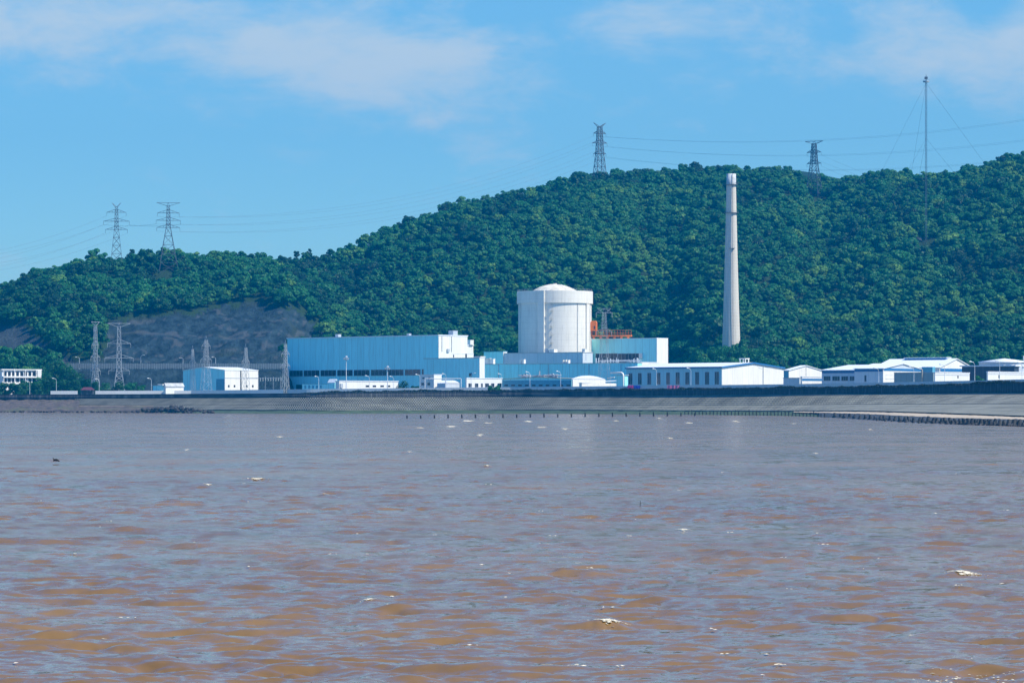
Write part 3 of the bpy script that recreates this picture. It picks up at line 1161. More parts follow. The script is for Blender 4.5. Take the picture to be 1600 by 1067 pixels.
def arm_mb(z, half, w, r, rise=1.8, droop=0.0):
    mb = MB()
    for c in (-w, w):
        mb.tube([(-half, 0, z), (-w, c, z), (w, c, z), (half, 0, z)], r, 3)
        mb.tube([(-half, 0, z), (-w, c, z + rise), (w, c, z + rise), (half, 0, z)], r * 0.8, 3)
    for s in (-1, 1):
        for k in (0.33, 0.66):
            x = s * (w + (half - w) * k)
            cw = w * (1 - k)
            mb.tube([(x, -cw, z + droop * k), (x, cw, z + droop * k)], r * 0.6, 3)
            mb.tube([(x, -cw, z + droop * k), (x, 0, z + rise * (1 - k) + droop * k)], r * 0.6, 3)
            mb.tube([(x, cw, z + droop * k), (x, 0, z + rise * (1 - k) + droop * k)], r * 0.6, 3)
    return mb


def insulator_mb(x, z, ln, r=0.16):
    mb = MB()
    prof = []
    n = 6
    for k in range(n):
        zz = z - ln * k / n
        prof += [(r * 0.3, zz), (r, zz - ln / n * 0.3), (r * 0.3, zz - ln / n * 0.7)]
    mb.lathe(prof, 6, x, 0)
    return mb


def pylon(loc, H, base, arms, rotz, label, group, mat, peak='V', r=0.2, sink=0.0, top_w=1.0, peakw=0.17):
    t = thing('lattice_pylon', label, 'pylon', loc, rotz, group)
    zwaist = arms[0][0] if arms else H * 0.6
    lv = []
    n1 = 5
    for k in range(n1 + 1):
        s = k / n1
        lv.append((-sink + (zwaist + sink) * (s ** 0.9), base * (1 - s) + top_w * 1.35 * s))
    ztop = H * 0.955
    n2 = 6
    for k in range(1, n2 + 1):
        s = k / n2
        lv.append((zwaist + (ztop - zwaist) * s, top_w * (1.35 - 0.55 * s)))
    lattice_body(lv, r).build('tower_body', mat, t)
    for z, half in arms:
        a = arm_mb(z, half, top_w, r * 0.75).build('cross_arm', mat, t)
        for s in (-1, 1):
            insulator_mb(s * half, z, H * 0.055).build('insulator', mat, a)
    mb = MB()
    w = top_w * 0.8
    if peak == 'V':
        for s in (-1, 1):
            for c in (-w, w):
                mb.tube([(s * w, c, ztop), (s * w * 3.6, 0, H * 1.02)], r * 0.8, 3)
            mb.tube([(0, 0, ztop), (s * w * 3.6, 0, H * 1.02)], r * 0.7, 3)
        mb.tube([(-w, 0, ztop), (w, 0, ztop)], r * .8, 3)
    elif peak == 'T':
        hw = H * peakw / 1.9
        for s in (-1, 1):
            for c in (-w, w):
                mb.tube([(s * w, c, ztop), (s * hw * 1.9, 0, H)], r * 0.7, 3)
        mb.tube([(-hw * 1.9, 0, H), (hw * 1.9, 0, H)], r, 3)
        mb.tube([(-w, 0, ztop), (0, 0, H)], r * .7, 3)
        mb.tube([(w, 0, ztop), (0, 0, H)], r * .7, 3)
    else:
        for (a, b) in ((-w, -w), (w, -w), (w, w), (-w, w)):
            mb.tube([(a, b, ztop), (0, 0, H * 1.03)], r * 0.8, 3)
    mb.build('earth_wire_peak', mat, t)
    return t


def arm_points(t, z, half):
    c, s = math.cos(t.rotation_euler[2]), math.sin(t.rotation_euler[2])
    L = t.location
    return [Vector((L[0] + k * half * c, L[1] + k * half * s, L[2] + z)) for k in (-1, 1)]


def wire(a, b, sag, label, group, r=0.045):
    pts = []
    n = 28
    for k in range(n + 1):
        s = k / n
        p = a.lerp(b, s)
        p.z -= sag * 4 * s * (1 - s)
        pts.append(p)
    o = pts[0].copy()
    mb = MB()
    mb.tube([p - o for p in pts], r, 4)
    mb.build('power_line', M['cable'], None, o, label, 'power line', group)


def build_pylons():
    G = 'lattice pylons on the wooded hill'
    b1 = hit(182, 410)
    b2 = hit(263, 424)
    p1y, p2y = b1.y, b2.y
    H1 = zat(319, p1y) - b1.z
    H2 = zat(317, p2y) - b2.z
    k1, k2 = p1y / F, p2y / F
    t1 = pylon(b1, H1, 4.2, [(H1 * .60, 17 * k1), (H1 * .73, 20 * k1), (H1 * .87, 15 * k1)], math.radians(8),
               'dark lattice pylon with a forked top, leftmost on the hill ridge', G, M['dark_steel'], 'V', 0.16, 3)
    t2 = pylon(b2, H2, 6.0, [(H2 * .635, 18 * k2), (H2 * .74, 19 * k2), (H2 * .85, 17 * k2)], math.radians(10),
               'tall lattice pylon with a flat T top and splayed legs on the left ridge', G, M['dark_steel'], 'T', 0.16, 2)
    b3 = hit(937, 268)
    H3 = zat(194, b3.y) - b3.z
    k3 = b3.y / F
    t3 = pylon(b3, H3, 4.4, [(H3 * .47, 11 * k3), (H3 * .66, 13 * k3), (H3 * .83, 11 * k3)], math.radians(24),
               'dark lattice pylon alone on the highest part of the ridge', G, M['dark_steel'], 'V', 0.25, 6, 1.7)
    b4 = hit(1272, 308)
    H4 = zat(221, b4.y) - b4.z
    k4 = b4.y / F
    t4 = pylon(b4, H4, 5.2, [(H4 * .60, 12 * k4), (H4 * .80, 12 * k4)], math.radians(-28),
               'lattice pylon standing in the saddle between the chimney and the mast', G, M['dark_steel'], 'T', 0.25, 4, 1.6)
    for t in (t1, t2, t3, t4):
        PYLON_CLEAR.append((t.location[0], t.location[1] - 8, 9))
        if t in (t2, t4):
            PYLON_CLEAR.append((t.location[0], t.location[1] - 22, 9))
    lab = {'a': 'thin power line strung from the forked pylon out of the left edge',
           'b': 'thin power line sagging across the sky from the T topped pylon to the ridge pylon',
           'c': 'thin power line from the ridge pylon across the sky to the right edge',
           'd': 'thin power line dropping right from the saddle pylon behind the mast'}
    A2 = [(H2 * f, w * k2) for f, w in ((.58, 18), (.685, 19), (.795, 17))]
    A3 = [(H3 * f, w * k3) for f, w in ((.42, 11), (.61, 13), (.78, 11))]
    A1 = [(H1 * f, w * k1) for f, w in ((.545, 17), (.675, 20), (.815, 15))]
    A4 = [(H4 * f, w * k4) for f, w in ((.55, 12), (.75, 12))]
    for (z2, h2), (z3, h3) in zip(A2, A3):
        for p, q in zip(arm_points(t2, z2, h2), arm_points(t3, z3, h3)):
            wire(p, q, 17, lab['b'], 'power lines between left ridge and hilltop', 0.045)
    for p, q in zip(arm_points(t1, A1[1][0], A1[1][1]), arm_points(t2, A2[1][0], A2[1][1])):
        wire(p, q, 1.0, 'short power line between the two left ridge pylons', 'power lines between the two left pylons', 0.07)
    for z1, h1 in A1:
        for p in arm_points(t1, z1, h1):
            q = P(-160, 395 + 55 * (H1 - z1) / H1 * 1.6, 1700)
            q.x += (p.x - t1.location[0]) * 0.8
            wire(p, q, 7, lab['a'], 'power lines leaving the left edge', 0.045)
    for j, (z3, h3) in enumerate(A3):
        for p in arm_points(t3, z3, h3):
            q = P(1760, (228, 196, 160)[j], 1900) + Vector((0, (p.y - t3.location[1]) * 2, 0))
            wire(p, q, 13, lab['c'], 'power lines from hilltop to the right edge', 0.045)
    for j, (z4, h4) in enumerate(A4):
        for p in arm_points(t4, z4, h4):
            q = P(1620, (330, 315)[j], 2060)
            wire(p, q + Vector((0, (p.y - t4.location[1]), 0)), 10, lab['d'], 'power lines from the saddle pylon', 0.045)
    # silver towers in the substation yard
    G2 = 'pale lattice towers in the switchyard'
    Y = 1462
    k = Y / F
    zb = 6.2
    t5 = pylon(P(149, 0, Y).xy.to_3d() + Vector((0, 0, zb)), zat(503, Y) - zb, 2.2, [(15, 9 * k), (22, 8 * k), (28.5, 6 * k)], math.radians(38),
               'slim pale lattice tower in front of the quarry, left of a broader one', G2, M['steel'], 'T', 0.11, 0, 0.7, 0.06)
    t6 = pylon(P(186, 0, Y - 8).xy.to_3d() + Vector((0, 0, zb)), zat(506, Y) - zb, 3.4, [(15, 16 * k), (21.5, 22 * k), (29, 18 * k)], math.radians(12),
               'broad pale lattice tower with wide arms in front of the quarry', G2, M['steel'], 'T', 0.12, 0, 0.95, 0.15)
    for A, B in (((28.5, 6 * k), (29, 18 * k)), ((22, 8 * k), (21.5, 22 * k))):
        for p, q in zip(arm_points(t5, *A), arm_points(t2, H2 * .6, 18 * k2)):
            pass
    Y = 1425
    k = Y / F
    pylon(P(322, 0, Y).xy.to_3d() + Vector((0, 0, G0)), zat(527, Y) - G0, 2.6, [(20, 9 * k), (27, 7 * k)], math.radians(30),
          'thin lattice tower rising in front of the small blue and white hall', G2, M['steel'], 'N', 0.075, 0, 0.8)
    pylon(P(384, 0, Y - 6).xy.to_3d() + Vector((0, 0, G0)), zat(540, Y) - G0, 1.7, [(19, 7 * k)], math.radians(40),
          'thin lattice tower before the white end of the small hall', G2, M['steel'], 'N', 0.075, 0, 0.6)
    pylon(P(301, 0, Y + 3).xy.to_3d() + Vector((0, 0, G0)), zat(542, Y) - G0, 1.2, [(18.5, 6 * k)], math.radians(35),
          'very thin lattice tower at the left corner of the small blue hall', G2, M['steel'], 'N', 0.07, 0, 0.5)
    pylon(P(446, 0, 1432).xy.to_3d() + Vector((0, 0, G0)), zat(534, 1432) - G0, 1.6, [(17, 8 * k), (23, 7 * k)], math.radians(35),
          'pale lattice tower against the left end of the turbine hall', G2, M['steel'], 'N', 0.1, 0, 0.6)
    Y = 1372
    k = Y / F
    pylon(P(944, 0, Y).xy.to_3d() + Vector((0, 0, G0)), zat(482, Y) - G0, 2.9, [(33, 12 * k), (42, 13 * k)], math.radians(14),
          'thin lattice tower in front of the hall with the orange crane', G2, M['steel'], 'T', 0.055, 0, 0.9, 0.08)
    # guyed radio mast
    b = hit(1447, 380)
    k = b.y / F
    H = zat(117, b.y) - b.z
    t = thing('radio_mast', 'very tall slender guyed mast rising above the wooded ridge at right', 'mast', b)
    w = 0.5
    lv = [(H * 0.955 * i / 46, w) for i in range(47)]
    lattice_body(lv, 0.06).build('mast_column', M['mast_steel'], t)
    mb = MB()
    mb.lathe([(0, H * .955), (2.0, H * .955), (2.0, H * .962), (0, H * .962)], 12)
    for a in range(8):
        c, s = 2.0 * math.cos(a * math.pi / 4), 2.0 * math.sin(a * math.pi / 4)
        mb.tube([(c, s, H * .962), (c, s, H * .972)], .07, 3)
    mb.build('platform', M['steel'], t)
    MB().box(-0.9, 0.9, -0.9, 0.9, H * .972, H * .987).tube([(0, 0, H * .955), (0, 0, H)], .18, 5).build('antenna', M['dark_steel'], t)
    for zz, rad in ((.95, 62), (.62, 45)):
        for a in (-15, 95, 195):
            ex, ey = rad * math.cos(math.radians(a)), rad * math.sin(math.radians(a))
            gz = float(terr(b.x + ex, b.y + ey)) - b.z
            MB().tube([(0, 0, H * zz), (ex, ey, gz)], 0.05, 3).build('guy_wire', M['cable'], t)
    PYLON_CLEAR.append((b.x, b.y - 6, 8))
    PYLON_CLEAR.append((b.x, b.y - 18, 7))


build_pylons()


def build_forest():
    X, Y, Z, px, sc, tint, rot, idx, q = scatter()
    # which trees stand free of the plant in the view: 300 nearest become things of their own
    bl = np.interp(px, [0, 60, 61, 100, 101, 445, 448, 740, 741, 806, 807, 925, 926, 1043, 1044, 1128, 1175, 1224, 1285, 1420, 1600],
                   [570, 570, 560, 560, 566, 566, 522, 522, 549, 549, 444, 444, 520, 528, 570, 570, 566, 570, 570, 562, 560])
    top = HZ - (Z + 4.5 - CZ) * F / Y
    vis = (top < bl) & (px > 2) & (px < 1598)
    order = np.argsort(np.where(vis, Y, 1e9))
    single = order[:300]
    protos = {}
    labels = 'dense green broadleaf tree at the foot of the wooded hill behind the plant'
    for i in single:
        o = bpy.data.objects.new('broadleaf_tree', TREES[idx[i]])
        COL.objects.link(o)
        o.location = (X[i], Y[i], Z[i] - 0.4)
        o.rotation_euler = (0, 0, rot[i])
        s = sc[i]
        o.scale = (s, s, s * 1.05)
        o['tint'] = float(tint[i])
        tag(o, labels, 'tree', 'broadleaf trees at the foot of the hill')
        protos.setdefault(int(idx[i]), o)
    rest = np.ones(len(X), bool)
    rest[single] = False
    me = bpy.data.meshes.new('forest')
    k = int(rest.sum())
    me.vertices.add(k)
    me.vertices.foreach_set('co', np.stack([X, Y, Z - 0.4], -1)[rest].astype(np.float32).ravel())
    for nm, arr, ty in (('tint', tint, 'FLOAT'), ('scl', sc, 'FLOAT'), ('rot', rot, 'FLOAT'), ('kind_index', idx, 'INT')):
        a = me.attributes.new(nm, ty, 'POINT')
        a.data.foreach_set('value', np.ascontiguousarray(arr[rest]).astype(np.float32 if ty == 'FLOAT' else np.int32))
    me.update()
    fo = link('forest', me)
    tag(fo, 'dense green broadleaf forest covering the hillside', 'forest', kind='stuff')
    ng = bpy.data.node_groups.new('forest_trees', 'GeometryNodeTree')
    ng.interface.new_socket('Geometry', in_out='INPUT', socket_type='NodeSocketGeometry')
    ng.interface.new_socket('Geometry', in_out='OUTPUT', socket_type='NodeSocketGeometry')
    gi = ng.nodes.new('NodeGroupInput')
    go = ng.nodes.new('NodeGroupOutput')
    m2p = ng.nodes.new('GeometryNodeMeshToPoints')
    ng.links.new(gi.outputs[0], m2p.inputs['Mesh'])
    jn = ng.nodes.new('GeometryNodeJoinGeometry')

    def attr(nm, ty):
        a = ng.nodes.new('GeometryNodeInputNamedAttribute')
        a.data_type = ty
        a.inputs['Name'].default_value = nm
        return a.outputs['Attribute']
    sclz = attr('scl', 'FLOAT')
    rotz = attr('rot', 'FLOAT')
    ki = attr('kind_index', 'INT')
    cs = ng.nodes.new('ShaderNodeCombineXYZ')
    for s in cs.inputs:
        ng.links.new(sclz, s)
    cr = ng.nodes.new('ShaderNodeCombineXYZ')
    ng.links.new(rotz, cr.inputs[2])
    for j in range(len(TREES)):
        oi = ng.nodes.new('GeometryNodeObjectInfo')
        oi.inputs['Object'].default_value = protos[j]
        oi.inputs['As Instance'].default_value = True
        oi.transform_space = 'ORIGINAL'
        cmpn = ng.nodes.new('FunctionNodeCompare')
        cmpn.data_type = 'INT'
        cmpn.operation = 'EQUAL'
        ng.links.new(ki, [s for s in cmpn.inputs if s.type == 'INT'][0])
        [s for s in cmpn.inputs if s.type == 'INT'][1].default_value = j
        ip = ng.nodes.new('GeometryNodeInstanceOnPoints')
        ng.links.new(m2p.outputs[0], ip.inputs['Points'])
        ng.links.new(cmpn.outputs[0], ip.inputs['Selection'])
        ng.links.new(oi.outputs['Geometry'], ip.inputs['Instance'])
        ng.links.new(cr.outputs[0], ip.inputs['Rotation'])
        ng.links.new(cs.outputs[0], ip.inputs['Scale'])
        ng.links.new(ip.outputs[0], jn.inputs[0])
    ng.links.new(jn.outputs[0], go.inputs[0])
    md = fo.modifiers.new('trees', 'NODES')
    md.node_group = ng
    print('forest', k, 'trees')


build_forest()


def crown_tree(name, label, cat, loc, r, h, seed, tint, group=None, mat='leaf', lobes=12, leaves=130, leaf=0.36, trunk=True, low=0.2):
    t = thing(name, label, cat, loc, 0, group)
    V, Fc = crown_arrays(seed, r=r, h=h, lobes=lobes, leaves=leaves, leaf=leaf, low=low)
    c = link('crown' if trunk else 'foliage', np_mesh('crown', V, Fc, M[mat]), t)
    c['tint'] = tint
    if trunk:
        trunk_mb(seed, h, 0.05 * r + 0.05).build('trunk', M['bark'], t)
    return t


def build_near_plants():
    left = [(66, 572, 1478, 5.6, .30, 'round dark tree just right of the white villa'),
            (84, 562, 1482, 6.2, .24, 'tallest dark tree of the clump right of the white villa'),
            (101, 569, 1480, 5.8, .34, 'dark tree in the middle of the clump by the villa'),
            (118, 580, 1474, 5.4, .22, 'low dark tree at the right end of the clump by the villa'),
            (132, 590, 1466, 4.2, .30, 'small bush sloping down beside the pavilion'),
            (40, 595, 1436, 3.9, .26, 'dark tree in front of the villa'),
            (20, 599, 1432, 3.4, .3, 'low shrub in front of the villa, near the left edge'),
            (14, 556, 1502, 4.8, .36, 'tree behind the left end of the villa roof'),
            (44, 553, 1504, 5.0, .30, 'tree behind the middle of the villa roof'),
            (76, 556, 1500, 4.8, .34, 'tree above the right end of the villa roof'),
            (58, 599, 1430, 3.8, .2, 'dark bush low beside the first lamp posts'),
            (98, 593, 1440, 4.8, .25, 'dark bush low in front of the villa clump'),
            (3, 598, 1434, 3.4, .22, 'dark bush cut by the left edge, before the villa'),
            (30, 600, 1430, 3.4, .20, 'dark bush under the balcony of the villa'),
            (51, 596, 1440, 3.8, .28, 'bush at the right half of the villa front'),
            (74, 588, 1446, 4.6, .20, 'dark bush under the tallest tree of the villa clump'),
            (114, 594, 1440, 4.4, .18, 'dark bush left of the maroon pavilion roof')]

    def grounded(name, px, ptop, Y, r, ti, lb, cat, seed, **kw):
        x = P(px, 0, Y).x
        z = float(terr(x, Y)) - 0.2
        h = max(2.0, (zat(ptop, Y) - z) * 1.06)
        crown_tree(name, lb, cat, Vector((x, Y, z)), r, h, seed, ti, **kw)
    for j, (px, pt, Y, r, ti, lb) in enumerate(left):
        grounded('garden_tree', px, pt, Y, r * 1.1, ti, lb, 'tree', 300 + j, lobes=20, low=0.10)
    yard = [(150, 595, 1424, 3.6, .28, 'low bush at the foot of the slim lattice tower'),
            (166, 599, 1418, 3.6, .30, 'low bush between the two pale lattice towers'),
            (184, 596, 1416, 4.0, .24, 'low bush under the broad lattice tower'),
            (205, 595, 1412, 4.2, .45, 'bright green bush right of the broad lattice tower'),
            (220, 600, 1410, 3.2, .40, 'small green bush next to the little white sheds'),
            (630, 594, 1362, 4.6, .12, 'dark spreading tree in front of the turbine hall'),
            (648, 600, 1360, 2.6, .16, 'small dark bush right of the spreading tree'),
            (776, 600.5, 1340, 2.8, .42, 'green bush before the white office with windows'),
            (1141, 598, 1290, 3.4, .62, 'light green bush before the white gable end'),
            (1531, 588, 1075, 2.6, .35, 'green bush in the gap between two white walls'),
            (766, 602, 1339, 1.8, .36, 'small bush left of the green bush by the office')]
    for j, (px, pt, Y, r, ti, lb) in enumerate(yard):
        grounded('garden_shrub', px, pt, Y, r, ti, lb, 'shrub', 340 + j, leaf=0.30, low=0.08, lobes=16)
    cb = [(1098, 552, 1512, 5.5, .40), (1120, 540, 1516, 6.5, .46), (1140, 534, 1522, 6.5, .36), (1164, 538, 1520, 6.5, .52), (1186, 545, 1514, 5.5, .45),
          (1150, 556, 1508, 5.5, .5), (1110, 558, 1508, 5, .34), (1205, 555, 1508, 5.5, .38)]
    lbs = ['broad tree at the far left of the chimney foot', 'rounded tree just left of the chimney foot', 'tree right in front of the chimney foot',
           'light green tree right of the chimney foot', 'tree two crowns right of the chimney foot', 'low tree before the chimney, above the white hall roof',
           'low dark tree left of the chimney, by the hall roof', 'tree above the right slope of the white gable hall']
    for j, (px, pt, Y, r, ti) in enumerate(cb):
        grounded('broad_tree', px, pt, Y, r * 1.1, ti + .08, lbs[j], 'tree', 380 + j, leaf=0.45, lobes=18, leaves=110)
    # taller pines breaking the ridge line
    for j, (px, py, hh, lb) in enumerate([(205, 398, 8, 'pointed dark tree on the ridge between the two left pylons'), (463, 399, 7, 'left of two dark ragged trees on the ridge'),
                                          (483, 398, 7, 'right of two dark ragged trees on the ridge')]):
        b = hit(px, py + 12)
        crown_tree('ridge_tree', lb, 'tree', b, 2.6 if j < 3 else 4.6, hh + 5, 420 + j, 0.1, lobes=9, leaves=70, leaf=0.5)
    # the hedge along the top of the sea wall
    q = np.random.default_rng(77)
    V, Fc, base = [], [], 0
    ps = np.arange(470, 1700, 0.30)
    for p in ps:
        Y = float(st(p, YW)) + 1.6
        x = (p - 800) / F * Y
        hgt = 0.55 + 1.6 * max(0, fbm(np.array([p / 14.0]), np.array([0.0]), 90, 4)[0] + 0.12)
        if p < 520:
            hgt *= (p - 470) / 50
        if p > 1560:
            hgt *= max(0.1, 1 - (p - 1560) / 60)
        n = 7
        c = np.stack([x + q.uniform(-.3, .3, n), Y + q.uniform(-.7, .7, n), float(st(p, ZT)) - 0.9 + q.uniform(0, 1, n) ** 0.7 * (hgt + 0.9)], -1)
        nn = q.normal(size=(n, 3)) + np.array([0.2, -0.9, 0.6])
        nn /= np.linalg.norm(nn, axis=1, keepdims=True)
        t = np.cross(nn, q.normal(size=(n, 3)))
        t /= np.linalg.norm(t, axis=1, keepdims=True)
        b = np.cross(nn, t)
        s = q.uniform(.16, .36, (n, 1))
        V.append(np.stack([c - t * s, c - b * s * .8, c + t * s, c + b * s * .8], 1).reshape(-1, 3))
        Fc.append(np.arange(base, base + 4 * n).reshape(-1, 4))
        base += 4 * n
    o = link('hedge', np_mesh('hedge', np.concatenate(V), np.concatenate(Fc), M['hedge']))
    o['tint'] = 0.4
    tag(o, 'long dark uneven hedge growing along the top of the sea wall', 'hedge')


build_near_plants()


# ------------------------------------------------------------------ buildings
class Bld:
    """a building on the plant grid: near corner at column xc, a face running left to xl and a face running right to xr"""
    def __init__(self, name, label, cat, xc, ytop, Yc, xl, xr, a=43, zb=G0, group=None):
        self.a = math.radians(a)
        self.Yc = Yc
        self.xc = xc
        self.Xc = (xc - 800) / F * Yc
        self.zb = zb
        self.ob = thing(name, label, cat, (self.Xc, Yc, zb), -self.a, group)
        self.L = -self.sx(xl)
        self.W = self.ry(xr)
        self.H = zat(ytop, Yc) - zb

    def sx(self, px):
        t = (px - 800) / F
        return (t * self.Yc - self.Xc) / (math.cos(self.a) + t * math.sin(self.a))

    def ry(self, px):
        t = (px - 800) / F
        return (t * self.Yc - self.Xc) / (math.sin(self.a) - t * math.cos(self.a))

    def zl(self, px, py):
        Y = self.Yc - self.sx(px) * math.sin(self.a)
        return zat(py, Y) - self.zb

    def zr(self, px, py):
        Y = self.Yc + self.ry(px) * math.cos(self.a)
        return zat(py, Y) - self.zb

    def walls(self, mat, h=None, name='wall'):
        h = h or self.H
        return MB().box(-self.L, 0, 0, self.W, -0.5, h).build(name, mat, self.ob)

    def flat_roof(self, mat, trim=None, th=0.45, over=0.25):
        MB().box(-self.L - over, over, -over, self.W + over, self.H + 0.003, self.H + th).build('roof', mat, self.ob)

    def gable(self, wall, roofm, rise, trim, axis='x', over=0.5):
        """axis x: ridge along the left face, gable end on the right face"""
        L, W, H = self.L, self.W, self.H
        mb = MB()
        if axis == 'x':
            pts = [(x, y, z) for x in (-L, 0) for (y, z) in ((0, -.5), (W, -.5), (W, H), (W / 2, H + rise), (0, H))]
            sl = (lambda d, z, u: (u, d, z))
            half, l0, l1 = W / 2, -L - over, over
        else:
            pts = [(x, y, z) for y in (W, 0) for (x, z) in ((-L, -.5), (0, -.5), (0, H), (-L / 2, H + rise), (-L, H))]
            sl = (lambda d, z, u: (d - L, u, z))
            half, l0, l1 = L / 2, -over, W + over
        mb.poly(pts, [(0, 1, 2, 3, 4), (9, 8, 7, 6, 5), (0, 4, 9, 5), (4, 3, 8, 9), (3, 2, 7, 8), (2, 1, 6, 7), (0, 5, 6, 1)])
        mb.build('wall', wall, self.ob)
        k = rise / half
        full = half * 2
        rb = MB()
        th = 0.28
        for (d0, z0, d1, z1) in ((-over, H - k * over, half, H + rise), (full + over, H - k * over, half, H + rise)):
            p = [sl(d, z + dz, u) for u in (l0, l1) for (d, z) in ((d0, z0), (d1, z1)) for dz in (0.02, th)]
            rb.poly(p, [(0, 1, 3, 2), (4, 6, 7, 5), (1, 5, 7, 3), (0, 2, 6, 4), (0, 4, 5, 1)])
        ro = rb.build('roof', roofm, self.ob)
        if trim:
            tb = MB()
            for (d0, z0, d1, z1) in ((-over, H - k * over, half, H + rise), (full + over, H - k * over, half, H + rise)):
                for u in (l0 - 0.06, l1 + 0.06):
                    p = [sl(d, z + dz, u + du) for du in (-0.05, 0.05) for (d, z) in ((d0, z0), (d1, z1)) for dz in (-0.35, th + 0.05)]
                    tb.poly(p, [(0, 1, 3, 2), (4, 6, 7, 5), (1, 5, 7, 3), (0, 2, 6, 4), (0, 4, 5, 1), (2, 3, 7, 6)])
            for d, z in ((-over - 0.06, H - k * over), (full + over + 0.06, H - k * over)):
                p = [sl(d + dd, z + dz, u) for u in (l0, l1) for dd in (-0.05, 0.05) for dz in (-0.45, 0.32)]
                tb.poly(p, [(0, 1, 3, 2), (4, 6, 7, 5), (1, 5, 7, 3), (0, 2, 6, 4), (0, 4, 5, 1), (2, 3, 7, 6)])
            tb.build('eave_trim', trim, ro)

    def lwin(self, x0, x1, y0, y1, mat='glass', name='window', frame=True, bars=0):
        s0, s1 = self.sx(x0), self.sx(x1)
        m = (x0 + x1) / 2
        z0, z1 = self.zl(m, y1), self.zl(m, y0)
        o = MB().box(s0, s1, -0.06, 0.02, z0, z1).build(name, M[mat], self.ob)
        if frame:
            f = MB()
            w = 0.14
            f.box(s0 - w, s1 + w, -0.14, -0.02, z1, z1 + w).box(s0 - w, s1 + w, -0.20, -0.02, z0 - w, z0)
            f.box(s0 - w, s0, -0.14, -0.02, z0, z1).box(s1, s1 + w, -0.14, -0.02, z0, z1)
            for k in range(bars):
                c = s0 + (s1 - s0) * (k + 1) / (bars + 1)
                f.box(c - 0.05, c + 0.05, -0.12, -0.062, z0, z1)
            f.build('frame', M['frame'], o)
        return o

    def rwin(self, x0, x1, y0, y1, mat='glass', name='window', frame=True, bars=0):
        r0, r1 = self.ry(x0), self.ry(x1)
        m = (x0 + x1) / 2
        z0, z1 = self.zr(m, y1), self.zr(m, y0)
        o = MB().box(-0.02, 0.06, r0, r1, z0, z1).build(name, M[mat], self.ob)
        if frame:
            f = MB()
            w = 0.12
            f.box(0.02, 0.14, r0 - w, r1 + w, z1, z1 + w).box(0.02, 0.20, r0 - w, r1 + w, z0 - w, z0)
            f.box(0.02, 0.14, r0 - w, r0, z0, z1).box(0.02, 0.14, r1, r1 + w, z0, z1)
            for k in range(bars):
                c = r0 + (r1 - r0) * (k + 1) / (bars + 1)
                f.box(0.062, 0.12, c - 0.05, c + 0.05, z0, z1)
            f.build('frame', M['frame'], o)
        return o

    def lbox(self, x0, x1, y0, y1, mat, name, d=0.4, z=None):
        s0, s1 = self.sx(x0), self.sx(x1)
        m = (x0 + x1) / 2
        return MB().box(s0, s1, -d, -0.003, self.zl(m, y1), self.zl(m, y0)).build(name, M[mat], self.ob)

    def rbox(self, x0, x1, y0, y1, mat, name, d=0.4):
        r0, r1 = self.ry(x0), self.ry(x1)
        m = (x0 + x1) / 2
        return MB().box(0.003, d, r0, r1, self.zr(m, y1), self.zr(m, y0)).build(name, M[mat], self.ob)

    def roofbox(self, x, y, w, d, h, mat, name, z=None):
        z = self.H + 0.45 if z is None else z
        return MB().box(x - w / 2, x + w / 2, y - d / 2, y + d / 2, z + 0.004, z + h).box(x - w / 2 - .1, x + w / 2 + .1, y - d / 2 - .1, y + d / 2 + .1, z + h + .003, z + h + .15).build(name, M[mat], self.ob)


